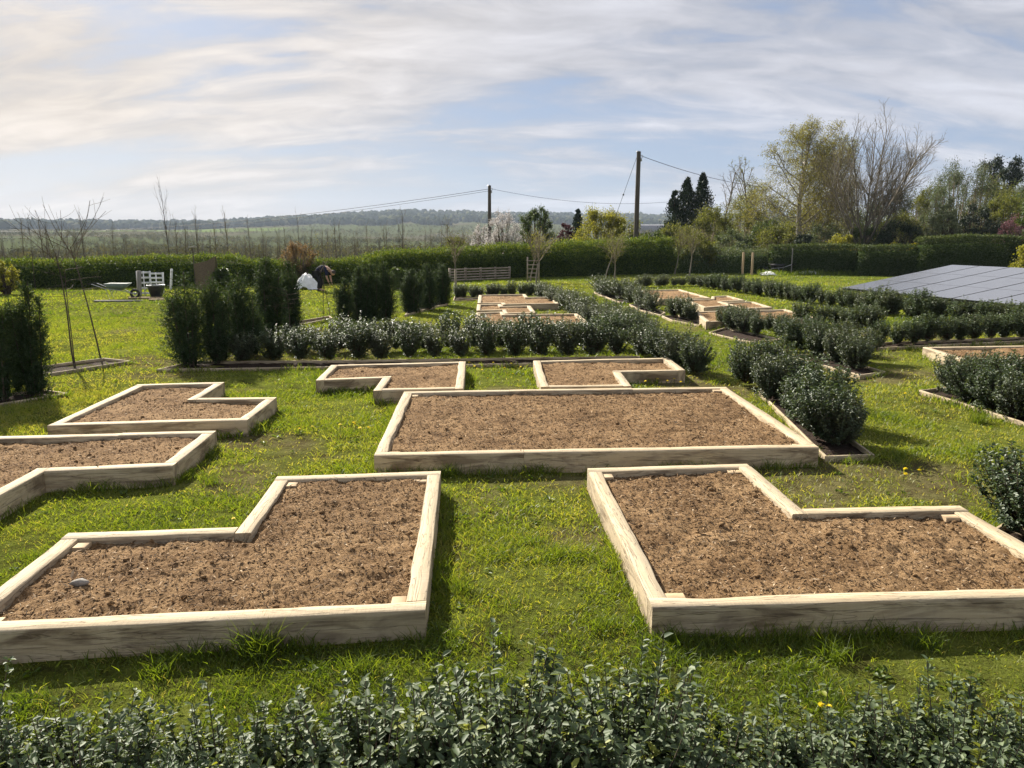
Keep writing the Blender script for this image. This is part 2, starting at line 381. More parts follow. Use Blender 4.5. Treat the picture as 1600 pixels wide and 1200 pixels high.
# compost
m, nd, lk, out = new_mat('compost')
ps = pos(nd)
a1 = noise(nd, lk, ps, 55, 6, 0.7, 0.4); a2 = noise(nd, lk, ps, 2.6, 5, 0.65); a3 = noise(nd, lk, ps, 190, 3, 0.6)
s_ = mathn(nd, lk, 'ADD', mathn(nd, lk, 'MULTIPLY', a1, 0.48), mathn(nd, lk, 'ADD', mathn(nd, lk, 'MULTIPLY', a2, 0.34), mathn(nd, lk, 'MULTIPLY', a3, 0.22)))
c = ramp(nd, lk, s_, [(0.37, (0.045, 0.027, 0.014)), (0.465, (0.165, 0.096, 0.044)), (0.55, (0.30, 0.188, 0.092)), (0.68, (0.48, 0.325, 0.175))])
hb = mathn(nd, lk, 'ADD', a1, mathn(nd, lk, 'MULTIPLY', a3, 0.4))
p = principled(nd, lk, c, 0.95, 0.1, hb, 0.025); lk.new(p.outputs[0], out.inputs[0])
M['soil'] = m
M['chips'] = foliage('compost_fibre', [(0, (0.035, 0.022, 0.013)), (0.45, (0.13, 0.082, 0.045)), (0.85, (0.30, 0.20, 0.115)), (1, (0.50, 0.39, 0.26))], 0.9, 0.1, 0.0)
m, nd, lk, out = new_mat('dark_soil')
a1 = noise(nd, lk, pos(nd), 40, 6, 0.7)
c = ramp(nd, lk, a1, [(0.35, (0.018, 0.012, 0.009)), (0.7, (0.07, 0.046, 0.032))])
p = principled(nd, lk, c, 0.95, 0.1, a1, 0.03); lk.new(p.outputs[0], out.inputs[0])
M['dark_soil'] = m

# ground: turf in the garden, fields beyond
m, nd, lk, out = new_mat('ground_turf_and_fields')
ps = pos(nd)
g1 = noise(nd, lk, ps, 0.55, 5, 0.6); g2 = noise(nd, lk, ps, 4.5, 6, 0.65); g3 = noise(nd, lk, ps, 45, 7, 0.75)
s_ = mathn(nd, lk, 'ADD', mathn(nd, lk, 'MULTIPLY', g1, 0.30), mathn(nd, lk, 'ADD', mathn(nd, lk, 'MULTIPLY', g2, 0.35), mathn(nd, lk, 'MULTIPLY', g3, 0.38)))
turf = ramp(nd, lk, s_, [(0.38, (0.045, 0.036, 0.018)), (0.45, (0.070, 0.070, 0.020)), (0.52, (0.125, 0.148, 0.026)), (0.64, (0.22, 0.235, 0.05))])
ba = nd.new('ShaderNodeAttribute'); ba.attribute_name = 'rnd'
bm_ = mathn(nd, lk, 'MULTIPLY', ba.outputs['Fac'], ramp(nd, lk, g3, [(0.35, (0.35, 0.35, 0.35)), (0.6, (1, 1, 1))]))
turf = mixc(nd, lk, bm_, turf, ramp(nd, lk, g2, [(0.35, (0.10, 0.075, 0.040)), (0.65, (0.20, 0.165, 0.085))]))
vmap = nd.new('ShaderNodeMapping'); lk.new(ps, vmap.inputs[0]); vmap.inputs['Scale'].default_value = (0.0042, 0.0026, 0); vmap.inputs['Rotation'].default_value = (0, 0, 0.35)
vo = nd.new('ShaderNodeTexVoronoi'); vo.inputs['Scale'].default_value = 1.0; lk.new(vmap.outputs[0], vo.inputs['Vector'])
vs = nd.new('ShaderNodeSeparateColor'); lk.new(vo.outputs['Color'], vs.inputs[0])
fld = ramp(nd, lk, vs.outputs[0], [(0.0, (0.070, 0.080, 0.030)), (0.3, (0.090, 0.082, 0.045)), (0.5, (0.068, 0.084, 0.028)), (0.78, (0.13, 0.18, 0.040)), (0.88, (0.088, 0.080, 0.048))], 'CONSTANT')
fn = noise(nd, lk, ps, 0.03, 6, 0.65)
fld = mixc(nd, lk, mathn(nd, lk, 'MULTIPLY', fn, 0.5), fld, (0.062, 0.058, 0.033))
ln = nd.new('ShaderNodeVectorMath'); ln.operation = 'LENGTH'; lk.new(ps, ln.inputs[0])
far = nd.new('ShaderNodeMapRange'); lk.new(ln.outputs['Value'], far.inputs[0]); far.inputs[1].default_value = 70; far.inputs[2].default_value = 130
c = mixc(nd, lk, far.outputs[0], turf, fld)
hb = mathn(nd, lk, 'ADD', g3, mathn(nd, lk, 'MULTIPLY', g2, 1.5))
p = principled(nd, lk, c, 1.0, 0.0, hb, 0.05); lk.new(p.outputs[0], out.inputs[0])
M['ground'] = m

# solar glass: dark cells, faint cell lines
m, nd, lk, out = new_mat('solar_glass')
tcn = nd.new('ShaderNodeTexCoord')
bk = nd.new('ShaderNodeTexBrick'); lk.new(tcn.outputs['Object'], bk.inputs['Vector']); bk.offset = 0
bk.inputs['Scale'].default_value = 1.0; bk.inputs['Brick Width'].default_value = 0.16; bk.inputs['Row Height'].default_value = 0.16; bk.inputs['Mortar Size'].default_value = 0.003
bk.inputs['Color1'].default_value = (0.105, 0.11, 0.125, 1); bk.inputs['Color2'].default_value = (0.115, 0.12, 0.135, 1); bk.inputs['Mortar'].default_value = (0.14, 0.14, 0.15, 1)
rn = noise(nd, lk, tcn.outputs['Object'], 2.5, 4)
p = principled(nd, lk, bk.outputs[0], mathn(nd, lk, 'ADD', mathn(nd, lk, 'MULTIPLY', rn, 0.12), 0.12), 1.0); lk.new(p.outputs[0], out.inputs[0])
M['solar'] = m
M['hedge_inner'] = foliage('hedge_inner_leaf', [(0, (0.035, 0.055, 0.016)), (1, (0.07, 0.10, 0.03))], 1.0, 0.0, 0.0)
M['birch_leaf'] = foliage('birch_spring_leaf', [(0, (0.12, 0.115, 0.035)), (0.6, (0.20, 0.19, 0.06)), (1, (0.32, 0.29, 0.12))], 0.7, 0.1, 0.4)
M['scrub'] = foliage('valley_brush', [(0, (0.040, 0.043, 0.018)), (0.5, (0.080, 0.078, 0.035)), (1, (0.14, 0.128, 0.065))], 1.0, 0.0, 0.2)
M['woods'] = foliage('far_wood', [(0, (0.022, 0.032, 0.016)), (0.5, (0.045, 0.054, 0.026)), (0.85, (0.08, 0.082, 0.04)), (1, (0.13, 0.125, 0.07))], 0.9, 0.0, 0.0)

# ------------------------------------------------------------------ ground sheet
def gz(x, y):
    x = np.asarray(x, float); y = np.asarray(y, float)
    r = np.hypot(x, y); az = np.degrees(np.arctan2(x, y))
    # the garden is level out to the hedges; the valley falls away behind them and climbs to wooded hills
    z = np.interp(r, [0, 50, 75, 100, 200, 420, 800, 1400, 1900, 2300, 3200], [0, 0, -1.0, -3.2, -7.0, -7.5, -1, 9, 18, 30, 20])
    hill = np.exp(-((az + 8) / 9.0) ** 2) * 26 + np.exp(-((az - 9) / 12.0) ** 2) * 22 + fbm(az * 0.22 + 40, az * 0 + 3, 5, 3) * 12
    front = np.clip(np.abs(az) / 60 - 0.9, 0, 1)                      # flat behind and far to the sides
    z = z + hill * np.clip((r - 1000) / 1300, 0, 1.2) + np.clip((r - 150) / 300, 0, 1) * (fbm(x * 0.004, y * 0.004, 9, 3) - 0.5) * 9
    z = z * (1 - front)
    near = np.clip(1 - r / 80, 0, 1)
    return z + near * ((fbm(x * 1.1, y * 1.1, 3, 3) - 0.5) * 0.05 + (fbm(x * 0.25, y * 0.25, 4, 2) - 0.5) * 0.05)
def bare(x, y):
    return np.clip((fbm(x * 0.75 + 20, y * 0.75, 61, 4) - 0.545) * 7, 0, 1) * np.clip((26 - y) / 8, 0, 1)
nr, na = 330, 420
rr = 0.35 * (3300 / 0.35) ** (np.arange(nr) / (nr - 1)); aa = np.arange(na) * 2 * math.pi / na
RR, AA = np.meshgrid(rr, aa, indexing='ij')
X, Y = RR * np.sin(AA), RR * np.cos(AA)
V = np.stack([X, Y, gz(X, Y)], -1).reshape(-1, 3)
V = np.vstack([V, [[0, 0, 0]]])
i = np.arange(nr - 1)[:, None] * na; j = np.arange(na)[None]; j2 = (j + 1) % na
Fq = np.stack([i + j, i + na + j, i + na + j2, i + j2], -1).reshape(-1, 4)
Ft = np.stack([np.full(na, nr * na), np.arange(na), (np.arange(na) + 1) % na], -1)
tag(link('ground', make_mesh('ground', V, [Ft, Fq], [M['ground']], bare(V[:, 0], V[:, 1]), smooth=True)), 'grassy garden ground falling to a valley of fields', kind='structure')

_bm = bmesh.new(); bmesh.ops.create_icosphere(_bm, subdivisions=1, radius=1.0)
CLOD_V = np.array([v.co[:] for v in _bm.verts]); CLOD_F = np.array([[v.index for v in f.verts] for f in _bm.faces]); _bm.free()
# ------------------------------------------------------------------ raised beds
EXCL = []                       # polygons without grass
EDGES = []                      # outlines along which the grass grows long
SLH, SLW = 0.2, 0.115
rngB = np.random.default_rng(5)
def sleeper(o0, o1, i0, i1, h, name, parent, org, z0=-0.04, wane=0.024, mat='sleeper', flip=False):
    L = (o1 - o0).length; n = max(2, int(L / 0.08)); b = 0.006
    s = np.linspace(0, 1, n + 1)
    O = np.array(o0)[None] * (1 - s[:, None]) + np.array(o1)[None] * s[:, None]
    I = np.array(i0)[None] * (1 - s[:, None]) + np.array(i1)[None] * s[:, None]
    sd_ = rngB.random() * 50
    c = unit(I - O); W = np.linalg.norm(I - O, axis=1)
    endf = np.clip(np.minimum(s, 1 - s) * L / 0.25, 0, 1)
    wv = (fbm(s * L * 2.2 + sd_, s * 0 + sd_, 2, 3) - 0.62) * 2 * wane * endf
    wv2 = (fbm(s * L * 1.6 + sd_ + 9, s * 0 + sd_, 3, 3) - 0.5) * wane * 0.7 * endf
    if flip: wv, wv2 = wv2, wv
    zt = h + (fbm(s * L * 1.2 + sd_, s * 0, 4, 2) - 0.5) * 0.008
    Wi = W + np.minimum(wv, 0.01)
    def P(k, z): return np.column_stack([O[:, 0] + c[:, 0] * k, O[:, 1] + c[:, 1] * k, z])
    secs = [P(wv2 * 0.3, np.full(n + 1, z0)), P(wv2 * 0.6, zt - b - 0.02), P(wv2, zt - b), P(wv2 + b, zt), P(Wi - b, zt), P(Wi, zt - b), P(W + 0 * wv, zt - b - 0.03), P(W, np.full(n + 1, z0))]
    k = len(secs); V = np.stack(secs, 1)
    u = np.array([0, .17, .2, .207, .30, .307, .34, .5]); fl = np.array([1, 1, .8, 0, 0, .8, 1, 1])
    G = np.zeros((n + 1, k, 3)); G[..., 0] = (s * L)[:, None] + sd_; G[..., 1] = u[None] + sd_ * 0.37; G[..., 2] = fl[None]
    a = np.arange(n)[:, None] * k; j = np.arange(k - 1)[None]
    Fq = np.stack([a + j, a + j + 1, a + k + j + 1, a + k + j], -1).reshape(-1, 4)
    # end caps
    Vc = np.concatenate([V[0], V[-1]]); Gc = np.concatenate([G[0], G[-1]]); Gc[:, 0] = Gc[:, 1] * 3
    b0 = (n + 1) * k
    caps = [np.array([[b0 + q for q in reversed(range(k))], [b0 + k + q for q in range(k)]])]
    Vv = np.concatenate([V.reshape(-1, 3), Vc]) - np.array(org)
    me = make_mesh(name, Vv, [Fq] + caps, [M[mat]], None, None, np.concatenate([G.reshape(-1, 3), Gc]))
    return link(name, me, parent)
def soil_part(poly, h, g, parent, org, chips, seed, mat='soil', name='soil', amp=1.0):
    P = [np.array(q) for q in poly]
    xs = [q[0] for q in P]; ys = [q[1] for q in P]
    gx = np.arange(min(xs), max(xs) + g, g); gy = np.arange(min(ys), max(ys) + g, g)
    Xg, Yg = np.meshgrid(gx, gy, indexing='ij')
    z = h + amp * ((fbm(Xg * 1.3, Yg * 1.3, seed, 2) - 0.5) * 0.06 - 0.05 * np.clip(fbm(Xg * 5, Yg * 5, seed + 7, 2) - 0.69, 0, 1) * 1.8 + (fbm(Xg * 7, Yg * 7, seed + 1, 3) - 0.5) * 0.032 + (fbm(Xg * 22, Yg * 22, seed + 2, 3) - 0.5) * 0.032)
    cx, cy = (Xg[:-1, :-1] + g / 2), (Yg[:-1, :-1] + g / 2)
    ok = inside(P, cx.ravel(), cy.ravel())
    ny = len(gy); ii, jj = np.meshgrid(np.arange(len(gx) - 1), np.arange(ny - 1), indexing='ij')
    f = (ii * ny + jj).ravel()[ok]
    Fq = np.stack([f, f + ny, f + ny + 1, f + 1], -1)
    V = np.stack([Xg, Yg, z], -1).reshape(-1, 3)
    used = np.zeros(len(V), bool); used[Fq.ravel()] = True; remap = np.cumsum(used) - 1
    acc = Acc(); acc.add(V[used] - np.array(org), remap[Fq], 0.5, 0)
    if chips:
        rng = np.random.default_rng(seed + 70)
        nn = int(abs(area([tuple(q) for q in P])) * chips)
        x = rng.uniform(min(xs), max(xs), nn * 2); y = rng.uniform(min(ys), max(ys), nn * 2)
        ok = inside(P, x, y); x, y = x[ok][:nn], y[ok][:nn]
        zz = h + amp * ((fbm(x * 1.3, y * 1.3, seed, 2) - 0.5) * 0.06 - 0.05 * np.clip(fbm(x * 5, y * 5, seed + 7, 2) - 0.69, 0, 1) * 1.8 + (fbm(x * 7, y * 7, seed + 1, 3) - 0.5) * 0.032 + (fbm(x * 22, y * 22, seed + 2, 3) - 0.5) * 0.032) + 0.004
        d = rng.normal(size=(len(x), 3)) * np.array([1, 1, 0.35]); nr_ = rng.normal(size=(len(x), 3)) * 0.5 + np.array([0, 0, 1])
        Lc = rng.gamma(2.2, 0.009, len(x)) + 0.008
        for q in range(min(110, int(nn * 0.012))):
            rad = 0.006 + 0.016 * rng.random() ** 2.5; V_ = CLOD_V * (1 + rng.normal(size=(len(CLOD_V), 1)) * 0.16) * rad * np.array([1.2, 1.0, 0.75])
            acc.add(V_ + np.array([x[-1 - q], y[-1 - q], zz[-1 - q] + rad * 0.25]) - np.array(org), CLOD_F, 0.3 + 0.3 * rng.random(), 0)
        leaves(acc, np.column_stack([x, y, zz]) - np.array(org), d, nr_, Lc, np.minimum(Lc * 0.5, 0.012) * rng.uniform(0.4, 1, len(x)), rng.random(len(x)) ** 1.2, m=1)
    return acc.build(name, [M[mat], M['chips']], parent)
def bed(px, label, g, chips, splits=None, posts=(), h=SLH, w=SLW, depth=0.045):
    P3 = [at(x, y, h) for x, y in px]
    P = [Vector((p.x, p.y)) for p in P3]
    idx = list(range(len(P)))
    if area([tuple(p) for p in P]) < 0: P.reverse(); idx.reverse()
    n = len(P); Q = inset(P, w)
    c = sum(P, Vector((0, 0))) / n; org = (c.x, c.y, 0)
    root = empty('raised_bed', org); tag(root, label, 'raised bed', 'timber raised beds filled with compost')
    D = [(P[(i + 1) % n] - P[i]).normalized() for i in range(n)]
    Nn = [Vector((-d.y, d.x)) for d in D]
    e_in = [None] * n; e_out = [None] * n          # (outer, inner) at the start / end of edge i
    for i in range(n):
        pr = (i - 1) % n
        if i % 2 == 0:    # previous edge runs through
            A = lint(P[i], D[i], P[pr] + Nn[pr] * w, D[pr]); e_out[pr] = (P[i], A); e_in[i] = (A, Q[i])
        else:
            B = lint(P[pr], D[pr], P[i] + Nn[i] * w, D[i]); e_out[pr] = (B, Q[i]); e_in[i] = (P[i], B)
    for i in range(n):
        o0, i0 = e_in[i]; o1, i1 = e_out[i]
        Ll = (o1 - o0).length; cuts = [0, 1]
        if Ll > 3.0: cuts = [0, 0.31 + 0.02 * rngB.random(), 1] if Ll < 4.3 else [0, 0.3, 0.68, 1]
        for a, b in zip(cuts[:-1], cuts[1:]):
            gap = 0.0015 / Ll
            a_, b_ = a + gap, b - gap
            sleeper(o0.lerp(o1, a_), o0.lerp(o1, b_), i0.lerp(i1, a_), i0.lerp(i1, b_), h + rngB.uniform(-0.004, 0.004), 'sleeper', root, org)
    # short corner posts inside some corners
    for i in range(n):
        if (D[i - 1].x * D[i].y - D[i - 1].y * D[i].x) > 0 and posts == 'all':
            s = 0.085
            q0 = Q[i] + (D[i] * 0.002 - D[i - 1] * 0.002); q1 = q0 + D[i] * s * 1.25
            a0 = q0; b0 = q0 - D[i - 1] * s
            sleeper(a0, q1, b0, q1 - D[i - 1] * s, h - rngB.uniform(0.014, 0.026), 'corner_post', root, org, wane=0.0, mat='newpost')
    soil_part([tuple(q) for q in inset(P, w * 0.5)], h - depth, g, root, org, chips, int(rngB.integers(1e6)))
    EXCL.append([tuple(p) for p in P]); EDGES.append(P)
    return root
bed([(665, 954), (689, 736), (433, 744), (373, 823), (107, 832), (-98, 991)], 'largest near L-shaped timber bed with a stained dark front sleeper, left of the grass path', 0.013, 2200, posts='all')
bed([(1019, 949), (917.5, 730.5), (1167, 723.5), (1252, 795), (1499, 790), (1746, 929)], 'near L-shaped timber bed with a wavy left sleeper, right of the grass path', 0.013, 2200, posts='all')
bed([(584, 712), (631, 612), (1134, 604), (1280, 699)], 'long rectangular timber bed of dry compost in the middle of the garden', 0.024, 1600, posts='all')
bed([(338, 673), (270, 728), (68, 737), (-62, 808), (-510, 815), (-140, 684)], 'L-shaped timber bed cut off by the left edge, beside long grass', 0.026, 1300)
bed([(351, 597.5), (311, 622), (432.5, 620.5), (386, 656), (73, 665), (215, 600.7)], 'Z-cornered timber bed on the left lawn, just behind the cut-off bed', 0.028, 1100)
bed([(517, 570), (728, 564.5), (724, 607), (582.5, 610), (597.5, 590), (493, 594)], 'small L-shaped timber bed behind the left half of the long bed', 0.035, 800)
bed([(833, 563.7), (1044, 558.7), (1071, 578.7), (970, 580.8), (987, 602.5), (845, 604.5)], 'small L-shaped timber bed behind the right half of the long bed', 0.035, 800)
bed([(1442, 542), (1690, 538), (1803, 558), (1500, 561)], 'pale timber bed at the right edge behind glossy bushes', 0.04, 500)
bed([(748, 461), (821, 459.5), (825, 464.3), (865, 464), (873.5, 474), (786, 475.5), (783, 473), (746, 473.5)], 'farthest stepped timber bed against the low hedge beyond the lawn', 0.09, 120)
bed([(745.5, 475.5), (783, 474.8), (786, 478.4), (829, 477.6), (837, 488.3), (788, 489.6), (785, 484), (744.5, 485)], 'stepped timber bed second from the back in the far central group', 0.08, 120)
bed([(744, 488), (787, 487), (790, 491.5), (903, 490), (921, 504.5), (742, 508)], 'wide timber bed closest to us in the far central group', 0.07, 150)
bed([(741.5, 510.5), (812, 509), (818, 521), (740, 522.5)], 'far small timber bed half hidden by the leafy bush row', 0.07, 150)
bed([(993, 453.5), (1063, 452), (1110, 465), (1030, 467.5), (1015, 461), (998, 461.5)], 'far right timber bed at the back beside grey-green bushes', 0.09, 100)
bed([(1069, 468), (1111, 466.8), (1112, 463), (1138, 462), (1164, 469), (1127, 471), (1146, 477), (1100, 480.5)], 'zigzag timber bed in the far right group with a bright left sleeper', 0.08, 100)
bed([(1127, 472.2), (1178, 471.2), (1207, 480), (1160, 482)], 'small far right timber bed between the zigzag and rectangular ones', 0.08, 100)
bed([(1084, 486.5), (1228, 483.2), (1278, 496.5), (1103, 502.5)], 'rectangular timber bed in the far right group seen between bushes', 0.07, 100)

# ------------------------------------------------------------------ edged planting strips
def strip(px, label, edges=None, bh=0.06, bt=0.028):
    P3 = [at(x, y, bh) for x, y in px]; P = [Vector((p.x, p.y)) for p in P3]
    if area([tuple(p) for p in P]) < 0: P.reverse()
    n = len(P); c = sum(P, Vector((0, 0))) / n; org = (c.x, c.y, 0)
    root = empty('planting_strip', org); tag(root, label, 'planting strip', 'dark soil strips edged with thin boards')
    Q = inset(P, bt)
    for i in range(n):
        d = (P[(i + 1) % n] - P[i]).normalized() * 0.002
        sleeper(P[i] + d, P[(i + 1) % n] - d, Q[i] + d, Q[(i + 1) % n] - d, bh, 'edging_board', root, org, wane=0.004)
    soil_part([tuple(q) for q in Q], bh - 0.045, 0.05, root, org, 0, int(rngB.integers(1e6)), 'dark_soil', amp=0.6)
    EXCL.append([tuple(p) for p in P]); EDGES.append(P)
strip([(244, 577), (512, 573), (845, 567), (1000, 564), (1000, 556), (845, 558), (512, 563), (300, 564)], 'long board-edged soil strip under the front bush row')
strip([(-110, 648), (107, 614), (72, 609), (-140, 626)], 'board-edged strip under the dark yews at the left edge')
strip([(40, 589), (205, 563.5), (163, 559), (20, 577)], 'board-edged soil strip holding two thin bare saplings')
strip([(1289, 713), (1367, 710), (1225, 610), (1185, 611)], 'strip beside the long bed with a clipped corner of boards')
strip([(1232, 555), (1344, 586), (1384, 580), (1285, 552)], 'board-edged strip under the rounded bushes right of the path')
strip([(1107, 519), (1172, 534), (1222, 530), (1135, 511)], 'short board-edged strip under the dark bushes right of centre')
strip([(928, 456), (968, 472), (992, 470), (955, 454)], 'far edging strip along the curve of the garden path')
strip([(983, 475), (1000, 484), (1032, 492), (1040, 488), (1005, 474)], 'far strip just below the curved path edging')
strip([(1034, 493), (1050, 500), (1092, 508), (1100, 503), (1060, 492)], 'far strip under the pair of bushes right of the path')
strip([(1436, 609), (1660, 678), (1660, 655), (1480, 604)], 'pale board-edged strip under bushes at the right edge')
strip([(1520, 842), (1650, 900), (1720, 870), (1570, 815)], 'strip at the right edge under the single large bush')
strip([(1370, 543), (1620, 531), (1620, 525), (1370, 535)], 'straight board strip under the low hedge behind the pale bed')
strip([(632, 492), (682, 478), (700, 474), (690, 471), (640, 482)], 'strip under the last group of yews')
strip([(455, 510), (520, 496.5), (515, 493), (450, 504)], 'strip with thin saplings between the two yew groups')
strip([(708, 469), (850, 464), (850, 459), (710, 463)], 'strip under the low hedge behind the far beds')

# ------------------------------------------------------------------ evergreen bushes
ORD = ['first', 'second', 'third', 'fourth', 'fifth', 'sixth', 'seventh', 'eighth', 'ninth', 'tenth', 'eleventh', 'twelfth', 'thirteenth', 'fourteenth', 'fifteenth', 'sixteenth', 'seventeenth', 'eighteenth', 'nineteenth', 'twentieth', 'twenty-first', 'twenty-second', 'twenty-third', 'twenty-fourth', 'twenty-fifth', 'twenty-sixth', 'twenty-seventh', 'twenty-eighth', 'twenty-ninth', 'thirtieth']
def bush_mesh(seed, Rr, H, shoots, per, L, W, oval, matname, tall=0.12, stemk=3, full=0.5):
    rng = np.random.default_rng(seed)
    fol, stem = Acc(), Acc()
    for q in range(shoots):
        t = rng.random() ** 0.75
        az = rng.random() * 2 * math.pi
        rad = Rr * (full + (1 - full) * min(1, t * 1.6)) * math.sqrt(max(0.05, 1 - max(0, t - 0.62) ** 2 / 0.25))
        rr_ = rad * rng.random() ** 0.42 * (1 + 0.18 * math.sin(3 * az + seed) + 0.10 * math.sin(5 * az + 2.1 * seed + 4 * t))
        top = H * (0.14 + 0.84 * t) + (rng.random() ** 5) * tall * (2.0 if rng.random() < 0.12 else 1.0)
        e = np.array([rr_ * math.cos(az), rr_ * math.sin(az), top])
        s0 = np.array([e[0] * 0.12, e[1] * 0.12, min(0.02 + top * 0.25, top * 0.6)])
        mid = s0 * 0.45 + e * 0.55 + np.array([e[0], e[1], 0]) * 0.18 - np.array([0, 0, 0.03])
        ts = np.linspace(0, 1, 6)[:, None]
        pts = (1 - ts) ** 2 * s0 + 2 * ts * (1 - ts) * mid + ts ** 2 * e
        stem.tube(pts, np.linspace(0.0042, 0.0014, 6), stemk, rng.random())
        n = per
        tt = 0.28 + 0.72 * rng.random(n) ** 0.8
        b = (1 - tt[:, None]) ** 2 * s0 + 2 * tt[:, None] * (1 - tt[:, None]) * mid + tt[:, None] ** 2 * e
        ax = unit(e - mid)
        side = unit(np.cross(np.broadcast_to(ax, (n, 3)), rng.normal(size=(n, 3))))
        d = unit(side + ax * rng.uniform(0.1, 0.9, n)[:, None] + rng.normal(size=(n, 3)) * 0.2)
        nrm = ax * 0.8 + np.array([0, 0, 0.8]) + rng.normal(size=(n, 3)) * 0.45
        rv = np.clip(rng.random(n) * 0.75 + 0.12 * tt + (0.15 if rng.random() < 0.08 else 0), 0, 1)
        if rng.random() < 0.02: rv = rv * 0 + 0.98
        leaves(fol, b, d, nrm, L * rng.uniform(0.6, 1.2, n), W * rng.uniform(0.7, 1.15, n), rv, oval)
    return fol.mesh('foliage', [M[matname]]), stem.mesh('stem', [M['twig']])
VAR = {}
VAR['front'] = [bush_mesh(100 + k, 0.31, 0.50, 290, 28, 0.0295, 0.0175, True, 'leaf_gloss', 0.15) for k in range(5)]
M['leaf_hedge_b'] = foliage('bush_leaf_pale', [(0, (0.042, 0.064, 0.032)), (0.7, (0.085, 0.112, 0.055)), (1, (0.17, 0.19, 0.09))], 0.5, 0.5, 0.22)
VAR['near'] = [bush_mesh(200 + k, 0.37, 0.68, 260, 24, 0.037, 0.021, True, 'leaf_hedge' if k % 2 else 'leaf_hedge_b', 0.10, full=0.66) for k in range(4)]
VAR['mid'] = [bush_mesh(300 + k, 0.285, 0.64, 150, 22, 0.042, 0.025, False, 'leaf_hedge_b' if k % 3 == 0 else 'leaf_hedge', 0.10) for k in range(6)]
VAR['grey'] = [bush_mesh(400 + k, 0.34, 0.62, 150, 22, 0.040, 0.020, False, 'leaf_hedge_b', 0.08, full=0.7) for k in range(4)]
rngP = random.Random(8)
def put_bush(p, kind, sc, label, group, cat='bush', sxy=1.0):
    fm, sm = VAR[kind][rngP.randrange(len(VAR[kind]))]
    root = empty('evergreen_bush', (p[0], p[1], float(gz(p[0], p[1])) + 0.0), rngP.random() * 6.28)
    root.scale = (sc * sxy, sc * sxy, sc)
    tag(root, label, cat, group)
    link('foliage', fm, root); link('stem', sm, root)
    return root
def row(pts, n, kind, sc, where, jit=0.05, group='evergreen bushes in planted rows', sxy=1.0, start='left', world=False):
    """bushes evenly spread along a polyline of base pixels"""
    P = [Vector((*q, 0)) for q in pts] if world else [at(x, y) for x, y in pts]
    seg = [(P[i + 1] - P[i]).length for i in range(len(P) - 1)]; T = sum(seg)
    for k in range(n):
        s = T * (k + 0.0) / max(1, n - 1); i = 0
        while i < len(seg) - 1 and s > seg[i]: s -= seg[i]; i += 1
        p = P[i].lerp(P[i + 1], min(1, s / seg[i])) + Vector((rngP.uniform(-jit, jit), rngP.uniform(-jit, jit), 0))
        f = sc * rngP.uniform(0.82, 1.14)
        lab = f"{ORD[k]} bush from the {start} {where}"
        put_bush(p, kind, f, lab, group, sxy=sxy * rngP.uniform(0.88, 1.12))
NEAR = ((-130, 2.36, .95), (-20, 2.28, .94), (95, 2.34, 1.04), (205, 2.24, .88), (345, 2.30, .98), (440, 2.26, 1.0), (560, 2.38, 1.14), (670, 2.28, 1.0), (778, 2.42, 1.28), (885, 2.26, .96), (1005, 2.42, 1.22), (1100, 2.30, 1.0),
        (1215, 2.30, .96), (1330, 2.36, 1.0), (1440, 2.34, 1.0), (1540, 2.40, 1.08), (1650, 2.34, .94), (1760, 2.36, 1.0))
for k, (px_, y_, sc_) in enumerate(NEAR):
    put_bush(((px_ - 800) / 469.0, y_), 'front', sc_, f"{ORD[k]} glossy bush from the left in the near hedge along the bottom", 'glossy bushes of the near hedge along the bottom', sxy=1.0)
row([(338, 570), (600, 564), (1003, 558)], 17, 'mid', 1.04, 'in the front row behind the L-shaped beds', 0.04)
row([(455, 551), (985, 543)], 14, 'mid', 1.0, 'in the second row behind the L-shaped beds', 0.07)
row([(1008, 556), (1045, 572), (1086, 586)], 4, 'near', 0.94, 'in the clump right of the small L-shaped bed', 0.05)
row([(992, 536), (965, 524), (926, 506), (898, 492), (873, 480), (856, 471), (848, 466)], 17, 'grey', 1.05, 'in the diagonal row beside the far central beds', 0.1, start='near end')
row([(1015, 545), (980, 524), (950, 508)], 5, 'grey', 1.0, 'in the outer side of the diagonal row', 0.1, start='near end')
row([(840, 464.5), (712, 467.5)], 11, 'mid', 0.85, 'in the low hedge behind the far central beds', 0.08, start='right')
row([(1168, 604), (1205, 625), (1242, 652), (1282, 692)], 4, 'near', 0.90, 'beside the long bed, inner line', 0.05, start='far end')
row([(1205, 602), (1245, 628), (1283, 660), (1312, 702)], 4, 'near', 0.94, 'beside the long bed, outer line', 0.05, start='far end')
row([(1246, 550), (1290, 564), (1335, 579)], 4, 'near', 0.98, 'in the round-ended row right of the path', 0.05)
row([(1270, 538), (1310, 548), (1345, 566)], 3, 'near', 0.9, 'in the back line of the round-ended row', 0.08)
row([(1128, 514), (1160, 523), (1190, 529), (1216, 529)], 5, 'mid', 0.9, 'in the dark clump right of the path', 0.05)
row([(1140, 506), (1225, 520)], 5, 'mid', 0.78, 'in the back of the dark clump right of the path', 0.08)
row([(1054, 496), (1080, 503)], 3, 'mid', 0.92, 'in the pair clump by the far path', 0.06, sxy=1.2)
row([(990, 476), (1018, 487)], 4, 'grey', 1.02, 'in the clump at the path bend', 0.08, sxy=1.1)
row([(938, 459), (955, 465), (985, 471)], 6, 'grey', 1.15, 'at the far end of the path', 0.12, sxy=1.2)
row([(1000, 449), (1092, 447)], 8, 'grey', 0.9, 'in the farthest low hedge', 0.1, sxy=1.2)
row([(1096, 450), (1200, 464), (1345, 486)], 22, 'mid', 0.98, 'in the long diagonal hedge before the solar panels', 0.07, start='far end', sxy=1.1)
